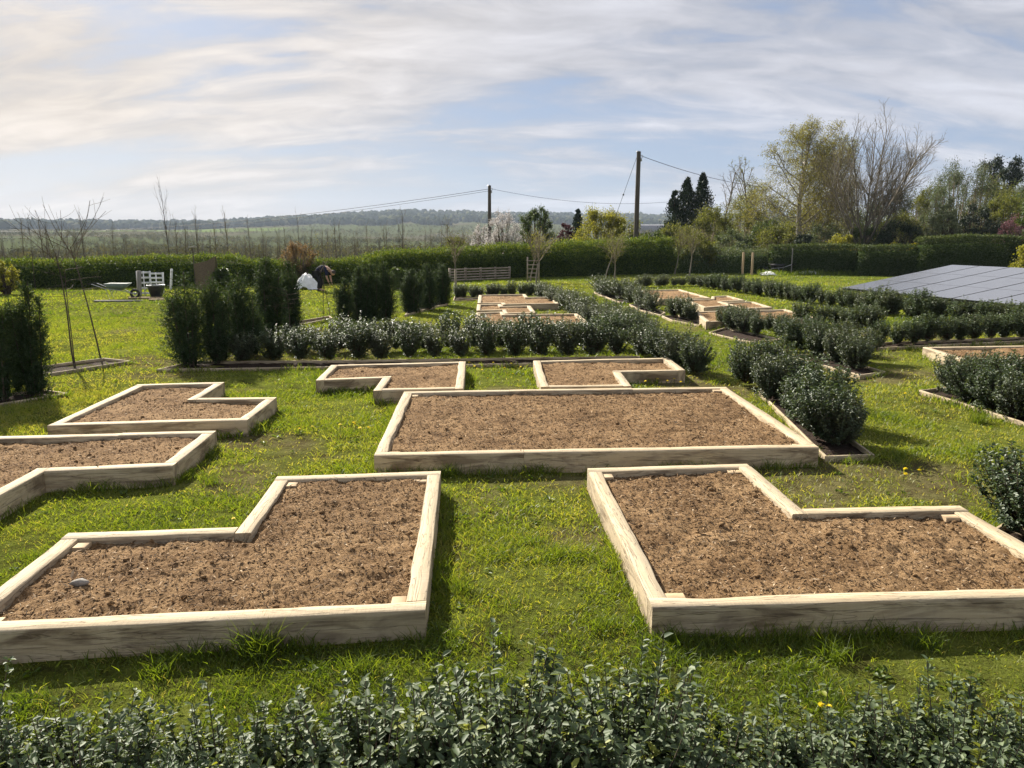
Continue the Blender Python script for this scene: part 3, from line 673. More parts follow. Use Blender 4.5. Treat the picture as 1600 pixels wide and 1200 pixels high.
row([(1355, 488), (1440, 500), (1620, 520)], 14, 'mid', 1.1, 'in the hedge right in front of the solar panels', 0.12, sxy=1.25)
row([(1255, 508), (1310, 510), (1365, 520)], 6, 'mid', 0.92, 'in the thicket behind the round-ended row', 0.1, sxy=1.15)
row([(1378, 541), (1500, 534), (1640, 528)], 12, 'mid', 0.95, 'in the low hedge behind the pale right bed', 0.05, sxy=1.1)
row([(1493, 622), (1540, 640), (1590, 657), (1650, 672)], 5, 'near', 0.98, 'in the strip at the right edge', 0.05)
row([(1530, 618), (1580, 634), (1640, 648)], 4, 'near', 0.95, 'in the back line of the right edge strip', 0.05)
put_bush(at(1600, 838), 'near', 1.03, 'single large dark bush cut off by the right edge beside the L-shaped bed', 'evergreen bushes in planted rows')
put_bush(at(1690, 872), 'near', 1.0, 'dark bush just outside the right edge beside the L-shaped bed', 'evergreen bushes in planted rows')

# ------------------------------------------------------------------ yews
def yew_mesh(seed, Rr, H, sprays, wild):
    """upright yew: several steep leaders, each a feathery column with a pointed tip"""
    rng = np.random.default_rng(seed); fol, tr = Acc(), Acc()
    K = 10; per = int(sprays / K)
    for k in range(K):
        az0 = k * 2.4 + rng.normal() * 0.3; q = 0 if k == 0 else rng.uniform(0.35, 1.0)
        base = np.array([math.cos(az0) * Rr * 0.35 * q, math.sin(az0) * Rr * 0.35 * q, 0.02])
        hk = H * (1.02 if k == 0 else rng.uniform(0.66, 1.04) * (1 - 0.08 * q)); lean = Rr * 0.45 * q
        tip = base + np.array([math.cos(az0) * lean, math.sin(az0) * lean, hk])
        tr.tube([base, (base + tip) / 2 + rng.normal(size=3) * 0.015, tip], [0.014, 0.009, 0.003], 4)
        t = rng.random(per) ** 0.9; az = rng.random(per) * 2 * math.pi
        rk = Rr * 0.62 * (0.75 + 0.5 * t) * np.clip((1.0 - t) * 1.5, 0.08, 1) * (0.8 + 0.3 * np.sin(2 * az + k))
        rad = rk * rng.random(per) ** 0.5
        out = np.column_stack([np.cos(az), np.sin(az), np.zeros(per)])
        b = base + (tip - base) * t[:, None] * 0.93 + out * rad[:, None]
        ax = unit(out * rng.uniform(0.2, 0.8 + wild, per)[:, None] + np.array([0, 0, 1.0]) + rng.normal(size=(per, 3)) * 0.2)
        Ls = rng.uniform(0.06, 0.14 + 0.10 * wild, per) * (1 + (rng.random(per) < 0.06) * (0.6 + wild * 1.4))
        for g in range(10):
            f = (g + rng.random(per)) / 10
            side = unit(np.cross(ax, rng.normal(size=(per, 3))))
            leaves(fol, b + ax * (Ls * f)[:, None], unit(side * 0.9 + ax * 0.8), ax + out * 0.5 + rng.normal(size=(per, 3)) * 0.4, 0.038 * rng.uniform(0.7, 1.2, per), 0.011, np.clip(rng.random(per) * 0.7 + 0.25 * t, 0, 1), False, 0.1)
    return fol.mesh('foliage', [M['yew']]), tr.mesh('trunk', [M['bark']])
YV = [yew_mesh(11, 0.27, 1.5, 1900, 0.6), yew_mesh(12, 0.25, 1.5, 1900, 0.15), yew_mesh(13, 0.24, 1.5, 1800, 0.15), yew_mesh(14, 0.30, 1.5, 1900, 0.9)]
def yew(bx, by, ty, v, sxy, label):
    p = at(bx, by); t = atD(bx, ty, p.y)
    s = (t.z) / 1.50
    fm, tm = YV[v]
    root = empty('yew', (p.x, p.y, 0), rngP.random() * 6.28); root.scale = (s * sxy, s * sxy, s)
    tag(root, label, 'yew', 'columnar young yews')
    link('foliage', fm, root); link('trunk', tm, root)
yew(2, 628, 450, 1, 1.0, 'dark columnar yew cut off by the left edge')
yew(30, 612, 470, 0, 0.55, 'thin spindly yew between the two dark yews at the left edge')
yew(57, 620, 442, 1, 1.0, 'dense dark yew left of the two bare saplings')
yew(298, 573, 428, 3, 1.25, 'broad feathery yew at the left end of the bush row')
yew(342, 569, 434, 0, 1.2, 'feathery yew second from left behind the bush row')
yew(380, 560, 430, 0, 1.2, 'third yew from left, behind the lower bushes')
yew(398, 556, 470, 3, 1.0, 'short ragged yew just left of the dark pair')
yew(423, 536, 404, 2, 1.45, 'taller dark yew of the tight pair')
yew(456, 528, 410, 2, 1.2, 'slimmer dark yew of the tight pair')
yew(540, 511, 434, 1, 1.4, 'left bushy yew of the wide yew clump')
yew(563, 508, 416, 1, 1.4, 'second yew in the wide yew clump')
yew(582, 506, 412, 2, 1.3, 'tallest yew in the wide yew clump')
yew(602, 503, 410, 1, 1.3, 'right yew of the wide yew clump')
yew(644, 490, 420, 2, 1.8, 'left yew of the farthest yew trio')
yew(668, 484, 412, 1, 1.75, 'middle yew of the farthest yew trio')
yew(690, 477, 412, 2, 1.75, 'right yew of the farthest yew trio')

# ------------------------------------------------------------------ trees and shrubs
def grow(rng, P, p, d, lv, out, sc=1.0):
    L = P['L'][lv] * sc * rng.uniform(0.8, 1.15); n = P['seg'][lv]
    pts = [p]; dd = d
    for k in range(n):
        dd = unit(dd + rng.normal(size=3) * P['wob'][lv] + np.array([0, 0, P['up'][lv]]) / n)
        p = p + dd * L / n; pts.append(p)
    pts = np.array(pts); r0 = P['r'][lv] * (0.6 + 0.4 * sc)
    out.append((lv, pts, np.linspace(r0, r0 * P.get('tip', 0.35), n + 1)))
    if lv + 1 >= len(P['L']): return
    m = P['n'][lv]; az0 = rng.random() * 6.28
    for q in range(m):
        f = P['s'][lv] + (1 - P['s'][lv]) * (q + rng.random() * 0.8) / m; f = min(f, 0.985)
        x = f * n; i = int(x); b = pts[i] * (1 - (x - i)) + pts[i + 1] * (x - i)
        t = unit(pts[i + 1] - pts[i]); az = az0 + q * 2.4 + rng.normal() * 0.3
        a = unit(np.cross(t, np.array([0.3, 0.2, 0.9]) if abs(t[2]) < 0.9 else np.array([1.0, 0.1, 0]))); bb = np.cross(t, a)
        an = R(P['ang'][lv] + rng.normal() * P.get('angj', 8))
        cd = unit(t * math.cos(an) + (a * math.cos(az) + bb * math.sin(az)) * math.sin(an))
        grow(rng, P, b, cd, lv + 1, out, sc * (1 - P.get('dec', 0.5) * (f - P['s'][lv])))
def tree_parts(seed, P, bark, twig, leafmat=None, per=0, LL=0.06, LW=0.035, leaf_lv=None, droop=0.0, scatter=0.05, wmin=0.0):
    rng = np.random.default_rng(seed); out = []
    for st_ in P.get('starts', [((0, 0, 0), (0, 0, 1))]):
        grow(rng, P, np.array(st_[0], float), unit(np.array(st_[1], float)), 0, out)
    tr, tw, lf = Acc(), Acc(), Acc()
    lvmax = len(P['L']) - 1
    for lv, pts, rad in out:
        if lv <= max(0, lvmax - 2): tr.tube(pts, rad, 6 if lv == 0 else 4, rng.random())
        else: tw.tube(pts, rad, 3, rng.random())
    res = [('trunk', tr.mesh('trunk', [M[bark]], True))]
    if leafmat:
        for lv, pts, rad in out:
            if lv >= (leaf_lv if leaf_lv is not None else lvmax):
                n = per; x = rng.random(n) * (len(pts) - 1.001); i = x.astype(int); f = (x - i)[:, None]
                b = pts[i] * (1 - f) + pts[i + 1] * f + rng.normal(size=(n, 3)) * scatter
                d = rdir(rng, n) + np.array([0, 0, -droop]); 
                leaves(lf, b, d, rdir(rng, n) + np.array([0, 0, 0.7]), LL * rng.uniform(0.6, 1.3, n), LW * rng.uniform(0.7, 1.2, n), np.clip(rng.random() * 0.35 + rng.random(n) * 0.65, 0, 1))
        tw.F = tw.F
        if tw.n: res.append(('twigs', tw.mesh('twigs', [M[twig]])))
        res.append(('crown', lf.mesh('crown', [M[leafmat]])))
    else:
        if tw.n: res.append(('crown', tw.mesh('crown', [M[twig]])))
    return res
def put_tree(name, parts, loc, label, cat='tree', group=None, rz=0.0, sc=1.0):
    root = empty(name, loc, rz); tag(root, label, cat, group)
    root.scale = (sc, sc, sc) if isinstance(sc, (int, float)) else sc
    for nm, me in parts: link(nm, me, root)
    return root
def gpt(px, D):
    x = (px - 800) / F * D * (1 / math.cos(PITCH)) * math.cos(PITCH)
    # ground point at distance D on the vertical plane through pixel column px
    u = (px - 800) / F
    q = at(px, 420); k = D / q.y
    return (q.x * k, D, float(gz(q.x * k, D)))
def ztop(py, D): return CAMZ + ray(800, py).z / ray(800, py).y * D

# big hanging birch-like tree
Pb = dict(L=[9.8, 5.2, 2.4, 1.5], seg=[12, 7, 5, 5], wob=[.05, .10, .14, .10], up=[0.1, 0.75, 0.0, -1.5], r=[.22, .06, .02, .010], n=[34, 11, 8], s=[.14, .2, .15], ang=[50, 42, 48], dec=0.62)
D = 58; z0 = gz(26, D); b = gpt(1246, D)
put_tree('birch_tree', tree_parts(31, Pb, 'bark_birch', 'twig_pale', 'birch_leaf', 10, 0.10, 0.05, 3, 0.8, 0.14), b, 'tall spring birch with pale trunk and hanging olive twigs, left of the bare tree', rz=0.6, sc=(1.12, 1.12, 0.89))
# second hanging crown, darker, between birch and bare tree
b = gpt(1284, 63)
put_tree('birch_tree', tree_parts(37, Pb, 'bark_grey', 'twig_pale', 'birch_leaf', 8, 0.10, 0.05, 3, 0.8, 0.14), b, 'second hanging olive tree partly behind the bare tree', rz=2.1, sc=(0.78, 0.78, 0.88))
# big bare vase-shaped tree
Pv = dict(L=[2.0, 7.8, 3.4, 1.6, 0.8], seg=[4, 10, 7, 5, 3], wob=[.04, .028, .045, .07, .09], up=[0, .35, .3, .25, .1], r=[.20, .075, .028, .013, .008], n=[12, 13, 8, 4], s=[.30, .18, .2, .2], ang=[31, 34, 36, 38], dec=0.5, angj=7)
b = gpt(1346, 54)
put_tree('bare_tree', tree_parts(41, Pv, 'bark_grey', 'twig_pale'), b, 'large leafless tree with upswept pale branches against the sky', rz=1.2, sc=(1.12, 1.0, 1.17))
# slender bare trees behind the conifers
Ps = dict(L=[7.6, 2.6, 1.2, .6], seg=[9, 6, 4, 3], wob=[.05, .08, .12, .12], up=[.1, .6, .3, .1], r=[.10, .035, .016, .01], n=[15, 6, 4], s=[.25, .2, .2], ang=[38, 38, 40], dec=0.6)
bp = tree_parts(51, Ps, 'bark_grey', 'twig_pale')
put_tree('slender_bare_tree', bp, gpt(1126, 66), 'slim leafless tree just right of the dark cypresses', group='slim leafless trees', sc=0.96)
put_tree('slender_bare_tree', tree_parts(52, Ps, 'bark_grey', 'twig_pale', 'olive', 3, 0.08, 0.045, 3), gpt(1163, 64), 'taller slim tree with few buds, left of the birch', group='slim leafless trees', sc=1.08)
put_tree('slender_bare_tree', tree_parts(53, Ps, 'bark_grey', 'twig_pale', 'olive', 5, 0.08, 0.045, 3), gpt(1192, 66), 'slim budding tree touching the left side of the birch', group='slim leafless trees', sc=0.9)

def cypress(seed, Rr, H, n, leafmat='darkgreen', tipness=0.75, LL=0.22):
    rng = np.random.default_rng(seed); fol, tr = Acc(), Acc()
    tr.tube([(0, 0, 0), (0.04, 0, H * 0.5), (0, 0.03, H * 0.97)], [0.16, 0.1, 0.02], 6)
    K = int(n / 40); tk = rng.random(K) ** 1.0; azk = rng.random(K) * 6.28
    pk = Rr * np.clip(1.0 - tk ** 1.5 * 0.97 - 0.2 * (tk < 0.1), 0.03, 2) * (1 + 0.25 * rng.normal(size=K) * 0.6)
    for k in range(K):
        c = np.array([math.cos(azk[k]) * pk[k] * 0.85, math.sin(azk[k]) * pk[k] * 0.85, 0.2 + tk[k] * H * 0.93])
        m_ = 40; b_ = c * np.array([rng.uniform(0.35, 1), rng.uniform(0.35, 1), 1]) + rng.normal(size=(m_, 3)) * np.array([0.20, 0.20, 0.26]) * max(0.22, pk[k])
        o = np.array([c[0], c[1], 0]); o = o / (np.linalg.norm(o) + 1e-6)
        d = unit(o * 0.6 + np.array([0, 0, 1.1]) + rng.normal(size=(m_, 3)) * 0.45)
        leaves(fol, b_, d, o + rng.normal(size=(m_, 3)) * 0.5, LL * rng.uniform(0.6, 1.2, m_), LL * 0.42, np.clip(rng.random() * 0.5 + rng.random(m_) * 0.5, 0, 1))
    return [('trunk', tr.mesh('trunk', [M['bark']])), ('crown', fol.mesh('crown', [M[leafmat]]))]
D = 70
put_tree('cypress_tree', cypress(61, 2.3, ztop(268, D) + 1, 9000), gpt(1092, D), 'right dark cypress with the pointed top', group='dark cypresses')
put_tree('cypress_tree', cypress(62, 2.3, ztop(274, D) + 1, 9000), gpt(1068, D), 'left dark cypress with a ragged top', group='dark cypresses')
put_tree('cypress_tree', cypress(63, 2.0, ztop(300, D) + 1, 6000), gpt(1050, D - 1), 'lower dark cypress at the left foot of the pair', group='dark cypresses')
put_tree('cypress_tree', cypress(64, 1.3, ztop(326, 75) + 1, 3500), gpt(902, 75), 'small dark conifer above the yellow-green willow')

def shrub(seed, Rx, Ry, H, leafmat, n, LL=0.08, LW=0.045, K=34, stems=9, twig='twig', low=0.12, spiky=0.0, bark='bark'):
    """rounded shrub: stems, twigs and uneven clumps of leaves"""
    rng = np.random.default_rng(seed); fol, st_ = Acc(), Acc()
    cs = []
    for k in range(K):
        az = rng.random() * 6.28; t = rng.random() ** 0.85
        rho = math.sqrt(max(0.02, 1 - (max(0, t - 0.3) / 0.72) ** 2)) * (0.40 + 0.62 * rng.random() ** 0.5) * (0.85 if t < 0.15 else 1)
        c = np.array([math.cos(az) * Rx * rho, math.sin(az) * Ry * rho, H * (low + (0.93 - low) * t) * rng.uniform(0.9, 1.05)])
        cs.append(c)
        s0 = np.array([rng.normal() * 0.12 * Rx, rng.normal() * 0.12 * Ry, 0])
        md = s0 * 0.3 + c * 0.7; md[2] = c[2] * 0.55
        ts = np.linspace(0, 1, 5)[:, None]
        pts = (1 - ts) ** 2 * s0 + 2 * ts * (1 - ts) * md + ts ** 2 * c
        st_.tube(pts, np.linspace(0.035, 0.010, 5) * (H / 3) ** 0.5, 3)
        nn = int(n * 2.6 / K * rng.uniform(0.5, 1.5)); cr = rng.uniform(0.13, 0.24) * min(Rx, H * 0.5)
        # side twigs in the clump carry the leaves
        m_ = max(3, int(nn / 16)); td = unit(rdir(rng, m_) + np.array([0, 0, 0.5 + spiky]) + c / (np.linalg.norm(c) + 1e-6) * 0.7)
        for q in range(m_):
            Lt = cr * rng.uniform(0.7, 1.7 + spiky); tp = np.array([c, c + td[q] * Lt * 0.55, c + td[q] * Lt + np.array([0, 0, 0.1 * Lt])])
            if q % 2 == 0: st_.tube(tp, [0.011, 0.008, 0.005], 3)
            kk = 16; f = rng.random(kk)[:, None]
            b_ = c + td[q] * Lt * f + rng.normal(size=(kk, 3)) * cr * 0.32
            leaves(fol, b_, rdir(rng, kk), rdir(rng, kk) + np.array([0, 0, 0.8]), LL * rng.uniform(0.6, 1.3, kk), LW * rng.uniform(0.7, 1.2, kk), np.clip(rng.random() * 0.3 + rng.random(kk) * 0.7, 0, 1))
    return [('branches', st_.mesh('branches', [M[twig]])), ('foliage', fol.mesh('foliage', [M[leafmat]]))]
def put_shrub(px, ty, wpx, D, leafmat, n, label, seed, name='shrub', group=None, cat='shrub', LL=0.11, LW=0.065, twig='twig', low=0.12, spiky=0.0, K=80, extra=0.0, depth=1.0):
    b = gpt(px, D); H = ztop(ty, D) - b[2] + extra
    Rx = wpx / 2 / F * D
    return put_tree(name, shrub(seed, Rx * 0.92, Rx * 0.8 * depth, H, leafmat, n, LL, LW, K, twig=twig, low=low, spiky=spiky), b, label, cat, group)
# middle distance, above the mixed hedge
put_shrub(788, 330, 64, 56, 'blossom', 3400, 'white blossoming bush beside the left pole', 71, name='blossom_tree', cat='tree', LL=0.07, LW=0.05, spiky=0.5)
put_shrub(752, 352, 40, 58, 'blossom', 700, 'thin half-bare blossoming bush left of the left pole', 72, name='blossom_tree', cat='tree', LL=0.07, LW=0.05, spiky=0.6)
put_shrub(838, 324, 62, 60, 'midgreen', 5200, 'rounded green tree right of the white blossom', 73, name='round_tree', cat='tree', spiky=0.3)
put_shrub(884, 345, 34, 62, 'purple', 2200, 'dark purple-leaved bush between green tree and willow', 74)
put_shrub(940, 327, 100, 54, 'yellowgreen', 5200, 'yellow-green willow bush left of the right pole', 75, name='willow', cat='tree', spiky=0.3)
put_shrub(985, 352, 74, 52, 'olive', 3600, 'olive bush at the foot of the right pole', 76, spiky=0.3)
put_shrub(1015, 362, 60, 50, 'midgreen', 3200, 'green bush right of the pole foot', 77)
put_shrub(1050, 350, 60, 58, 'olive', 2600, 'loose olive bush at the foot of the cypresses', 78, spiky=0.4)
put_shrub(1105, 325, 84, 58, 'olive', 4200, 'olive thicket right below the cypresses', 79, spiky=0.5, twig='twig_pale')
put_shrub(1155, 318, 90, 62, 'olive', 4600, 'tall olive thicket under the slim bare trees', 80, spiky=0.5, twig='twig_pale')
put_shrub(1200, 345, 80, 56, 'midgreen', 3400, 'greener thicket left of the birch trunk', 81, spiky=0.4, twig='twig_pale')
put_shrub(1140, 360, 70, 52, 'greygreen', 2600, 'low grey-green thicket behind the two new posts', 82, spiky=0.4)
put_shrub(1085, 368, 70, 48, 'olive', 2400, 'low olive thicket behind the leaning young trees', 83, spiky=0.4)
put_shrub(1252, 363, 42, 51, 'darkgreen', 2600, 'dark ivy bush around the birch foot', 84)
put_shrub(1312, 366, 56, 51, 'yellowgreen', 1800, 'yellow-green shrub left of the bare tree foot', 85)
put_shrub(1345, 352, 60, 54, 'midgreen', 2600, 'green shrub at the bare tree foot', 86, spiky=0.3)
put_shrub(1376, 277, 78, 72, 'darkgreen', 6500, 'dark rounded evergreen tree behind the bare tree', 87, name='round_tree', cat='tree', K=90)
put_shrub(1395, 335, 90, 60, 'olive', 3600, 'yellowish thicket behind the conifer hedge', 88, spiky=0.4, twig='twig_pale')
put_shrub(1400, 350, 84, 52, 'darkgreen', 3800, 'dark low evergreen behind the forsythia', 89)
put_shrub(1492, 255, 130, 66, 'greygreen', 7500, 'large pale budding tree right of the bare tree', 90, name='budding_tree', cat='tree', spiky=0.6, twig='twig_pale', K=120)
put_shrub(1468, 312, 56, 52, 'paleleaf', 4200, 'cream-variegated shrub behind the clipped hedge', 91, spiky=0.2)
put_shrub(1515, 318, 62, 52, 'darkgreen', 4200, 'dark shrub right of the variegated one', 92)
put_shrub(1435, 290, 60, 68, 'olive', 2600, 'thin olive tree between bare and budding trees', 93, name='budding_tree', cat='tree', spiky=0.6, twig='twig_pale')
put_shrub(1556, 300, 80, 56, 'olive', 4200, 'olive tree under the distant pine', 94, name='round_tree', cat='tree', spiky=0.3)
put_shrub(1578, 338, 56, 48, 'pink', 2400, 'pinkish-leaved shrub above the clipped hedge', 95)
put_shrub(1618, 285, 86, 42, 'midgreen', 6500, 'bright green tree cut off by the right edge', 96, name='round_tree', cat='tree', LL=0.10, LW=0.06)
put_shrub(1612, 375, 62, 38, 'yellowgreen', 2600, 'light green bush at the right edge above the panels', 97, LL=0.10, LW=0.06)
put_shrub(1425, 378, 26, 50, 'yellow', 900, 'small bright yellow forsythia above the clipped hedge', 98, LL=0.07, LW=0.06)
put_shrub(1398, 381, 44, 50.5, 'yellowgreen', 900, 'lime-green shrub left of the forsythia', 99, LL=0.07, LW=0.06)
put_shrub(1154, 381, 46, 49.5, 'greygreen', 2200, 'grey rounded bush behind the two new posts', 100)
for q, (px_, ty_, w_, D_, mt, n_, lab) in enumerate((
        (1098, 330, 120, 70, 'olive', 3600, 'broad olive thicket behind the cypress foot'),
        (1180, 285, 130, 74, 'olive', 6500, 'hazy grey-green tree behind the slim bare trees'),
        (1236, 322, 130, 66, 'olive', 4600, 'olive undergrowth round the birch trunk'),
        (1300, 312, 120, 68, 'olive', 4600, 'olive undergrowth between birch and bare tree'),
        (1352, 322, 110, 66, 'midgreen', 3800, 'green undergrowth right of the bare tree trunk'),
        (1425, 300, 130, 72, 'greygreen', 6500, 'olive undergrowth under the thin olive tree'),
        (1478, 285, 140, 74, 'greygreen', 7000, 'grey-green mass behind the variegated shrub'),
        (1540, 285, 120, 70, 'olive', 6500, 'green mass behind the dark shrub'),
        (1600, 290, 120, 66, 'midgreen', 6500, 'olive mass behind the pinkish shrub'),
        (1215, 350, 90, 54, 'olive', 2800, 'low olive shrub left of the birch foot'),
        (1285, 352, 80, 55, 'greygreen', 2600, 'low greyish shrub right of the birch foot'),
        (1545, 350, 70, 50, 'darkgreen', 3000, 'low dark shrub over the tall clipped hedge'))):
    put_shrub(px_, ty_, w_, D_, mt, n_, lab, 300 + q, spiky=0.4, twig='twig_pale', K=90, low=0.05)
# pine on the skyline, far right
Pp = dict(L=[9.5, 2.2, .9], seg=[8, 5, 3], wob=[.05, .1, .15], up=[.1, .35, .3], r=[.16, .05, .02], n=[17, 8], s=[.5, .3], ang=[68, 45], dec=0.5)
put_tree('pine_tree', tree_parts(101, Pp, 'bark', 'twig', 'darkgreen', 60, 0.26, 0.09, 2, 0, 0.16), gpt(1582, 84), 'dark pine on the skyline at the far right', sc=(ztop(238, 84) + 1.5) / 10.4)

# left part
put_shrub(466, 382, 60, 36, 'orangeleaf', 380, 'small shrub with dry orange leaves behind the white sheet', 111, LL=0.06, LW=0.035, spiky=0.7, low=0.4)
put_shrub(6, 408, 42, 30, 'yellowgreen', 300, 'yellowish budding shrub cut off by the left edge', 112, LL=0.06, LW=0.04, spiky=0.5)
put_shrub(712, 372, 44, 44, 'olive', 1100, 'loose green bush on the hedge left of the left pole', 113, spiky=0.7, low=0.3)
put_shrub(345, 418, 26, 31, 'midgreen', 900, 'small lime-lit bush right of the brown screen', 114)
put_shrub(620, 420, 30, 33, 'midgreen', 900, 'light green bush between the yew clumps', 115)

# bare garden saplings in the strips
Pt = dict(L=[1.85, 1.15, .42], seg=[9, 7, 4], wob=[.025, .04, .10], up=[0, .18, .25], r=[.014, .0065, .0035], n=[6, 3], s=[.88, .3], ang=[50, 42], dec=0.2, tip=0.55)
Pt2 = dict(L=[1.75, .7, .3], seg=[9, 6, 4], wob=[.025, .07, .1], up=[0, -0.1, .2], r=[.011, .005, .003], n=[9, 3], s=[.66, .3], ang=[76, 45], dec=0.3, tip=0.5)
def sapling(px, by, P, seed, label, sc=1.0, lean=(0, 0), leaf=None, per=0, name='bare_sapling', bark='bark', rz=0.0, LL=0.03):
    p = at(px, by)
    P = dict(P); P['starts'] = [((0, 0, 0), (lean[0], lean[1], 1))]
    return put_tree(name, tree_parts(seed, P, bark, 'twig', leaf, per, LL, LL * 0.55, len(P['L']) - 1, 0, 0.03), (p.x, p.y, float(gz(p.x, p.y))), label, 'sapling', 'slender young trees', rz, sc)
sapling(116, 573, Pt, 121, 'leafless sapling with wide upswept branches, left of its pair', 1.0, (-0.06, 0))
sapling(157, 560, Pt, 122, 'leafless leaning sapling, right of its pair', 1.02, (-0.10, 0))
sapling(118, 574, Pt2, 123, 'low-branched bare sapling standing against the left one of the pair', 0.92, (-0.05, 0.0))
sapling(505, 499, Pt, 124, 'thin sapling with yellow buds between the yew groups', 0.78, (0.05, 0), 'yellowgreen', 8)
sapling(516, 497, Pt, 125, 'thin sapling right of the yellow-budded one', 0.7, (0.0, 0))
sapling(452, 540, Pt2, 126, 'small bare sapling right of the dark yew pair', 0.8, (0.1, 0))
Pw = dict(L=[4.2, 1.2, .5], seg=[12, 6, 4], wob=[.02, .05, .08], up=[.1, .9, .4], r=[.022, .009, .005], n=[9, 3], s=[.3, .3], ang=[22, 28], dec=0.5, tip=0.3)
sapling(270, 440, Pw, 127, 'tall thin whip rising above the left hedge', 1.28, (0.01, 0))
sapling(56, 452, Pw, 128, 'leafless whip in front of the left hedge near the edge', 0.7, (0.0, 0))
sapling(470, 438, Pw, 129, 'leafless whip behind the orange shrub', 0.8, (0.02, 0))
sapling(690, 436, Pw, 130, 'leafless whip in front of the hedge left of the pallets', 0.75, (0.0, 0), 'olive', 4)

# young leafy trees on the far lawn
Py = dict(L=[2.1, 1.35, .6], seg=[7, 6, 4], wob=[.05, .07, .1], up=[0, .35, .1], r=[.05, .022, .010], n=[14, 7], s=[.55, .2], ang=[38, 40], dec=0.3)
def young(px, by, seed, lean, label, sc, leaf='olive', per=9):
    p = at(px, by); P = dict(Py); P['starts'] = [((0, 0, 0), (lean, 0, 1))]
    return put_tree('young_tree', tree_parts(seed, P, 'bark_grey', 'twig_pale', leaf, per, 0.075, 0.03, 2, 0.2, 0.06), (p.x, p.y, float(gz(p.x, p.y))), label, 'tree', 'young leafy trees on the far lawn', 0.0, sc)
young(946, 436, 131, 0.10, 'leaning young leafy tree left of its pair on the far lawn', 0.80)
young(960, 440, 132, 0.0, 'upright young leafy tree right of its pair on the far lawn', 0.86)
young(1054, 429, 133, 0.14, 'left leaning young tree before the olive thicket', 0.86)
young(1077, 432, 134, 0.12, 'right leaning young tree before the olive thicket', 0.86)
young(829, 440, 135, 0.05, 'left sparse young tree in front of the mixed hedge', 0.85, 'yellowgreen', 3)
young(838, 444, 136, 0.08, 'right sparse young tree beside a trellis-like guard', 0.9, 'yellowgreen', 3)
young(713, 452, 137, 0.03, 'half-bare young tree in front of the pallet fence', 0.8, 'olive', 2)

# ------------------------------------------------------------------ hedges
def hedge(pts, w, tops, leafmat, dens, label, seed, LL=0.085, LW=0.05, shaggy=0.12, name='hedge', rough_top=0.15, base_off=0.0):
    """pts: world xy polyline, tops: heights"""
    rng = np.random.default_rng(seed)
    P = np.array([(q[0], q[1]) for q in pts], float); tops = np.array(tops, float)
    sl = np.r_[0, np.cumsum(np.linalg.norm(np.diff(P, axis=0), axis=1))]; T = sl[-1]
    def at_s(s):
        x = np.interp(s, sl, P[:, 0]); y = np.interp(s, sl, P[:, 1]); h = np.interp(s, sl, tops)
        e = 0.3; dx = np.interp(s + e, sl, P[:, 0]) - np.interp(s - e, sl, P[:, 0]); dy = np.interp(s + e, sl, P[:, 1]) - np.interp(s - e, sl, P[:, 1])
        l = np.hypot(dx, dy) + 1e-9
        return x, y, h, -dy / l, dx / l
    def lump(s, v): return (fbm(s * 0.9 + seed, v * 1.4, seed, 3) - 0.5)
    # woody inside
    core = Acc(); ns = max(4, int(T / 0.4)); s = np.linspace(0, T, ns); x, y, h, nx, ny = at_s(s)
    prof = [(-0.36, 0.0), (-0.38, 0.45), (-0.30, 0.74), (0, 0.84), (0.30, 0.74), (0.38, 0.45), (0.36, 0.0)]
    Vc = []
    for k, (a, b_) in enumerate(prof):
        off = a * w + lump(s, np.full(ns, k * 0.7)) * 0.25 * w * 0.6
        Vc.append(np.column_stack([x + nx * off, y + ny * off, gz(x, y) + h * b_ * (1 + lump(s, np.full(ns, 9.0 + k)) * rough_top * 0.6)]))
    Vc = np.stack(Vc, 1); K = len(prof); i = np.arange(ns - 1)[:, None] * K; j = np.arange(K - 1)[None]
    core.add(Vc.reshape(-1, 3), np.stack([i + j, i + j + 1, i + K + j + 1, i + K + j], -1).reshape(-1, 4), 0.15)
    fol = Acc(); hm = tops.mean()
    ntot = int(T * (2 * hm + w) * dens)
    s = rng.random(ntot) * T; x, y, h, nx, ny = at_s(s)
    side = rng.random(ntot); pf, pt = hm / (2 * hm + w), w / (2 * hm + w)
    v = rng.random(ntot) ** 0.9
    off = np.where(side < pf, -0.5, np.where(side < 2 * pf, 0.5, rng.random(ntot) - 0.5)) * w
    zz = np.where(side < 2 * pf, v * h, h)
    top = side >= 2 * pf
    lm = lump(s, np.where(top, 9.0, v * h * 1.2 + np.where(side < pf, 0, 5)))
    off = off * np.where(top, 1, (1 + lm * 0.5)) * np.where(top | (v < 0.8), 1, 1 - (v - 0.8) * 0.35)
    zz = zz * (1 + np.where(top, 1, v) * lump(s, np.full(ntot, 10.0)) * rough_top)
    b_ = np.column_stack([x + nx * off, y + ny * off, gz(x, y) + zz + base_off]) + rng.normal(size=(ntot, 3)) * shaggy * np.array([0.5, 0.5, 0.5])
    on = np.column_stack([nx * np.sign(off), ny * np.sign(off), np.zeros(ntot)]) * np.where(top, 0.1, 0.8)[:, None] + np.array([0, 0, 1]) * np.where(top, 1.0, 0.4)[:, None]
    d = unit(on + rng.normal(size=(ntot, 3)) * 0.9)
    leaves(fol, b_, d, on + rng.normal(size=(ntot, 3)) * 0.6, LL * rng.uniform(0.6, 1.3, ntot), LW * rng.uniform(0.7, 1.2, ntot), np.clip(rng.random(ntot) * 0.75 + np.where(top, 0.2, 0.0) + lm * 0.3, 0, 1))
    # stray shoots
    nsx = int(T * 5 * shaggy / 0.12)
    root = empty(name, (0, 0, 0)); tag(root, label, 'hedge')
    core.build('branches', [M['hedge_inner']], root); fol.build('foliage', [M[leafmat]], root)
    return root
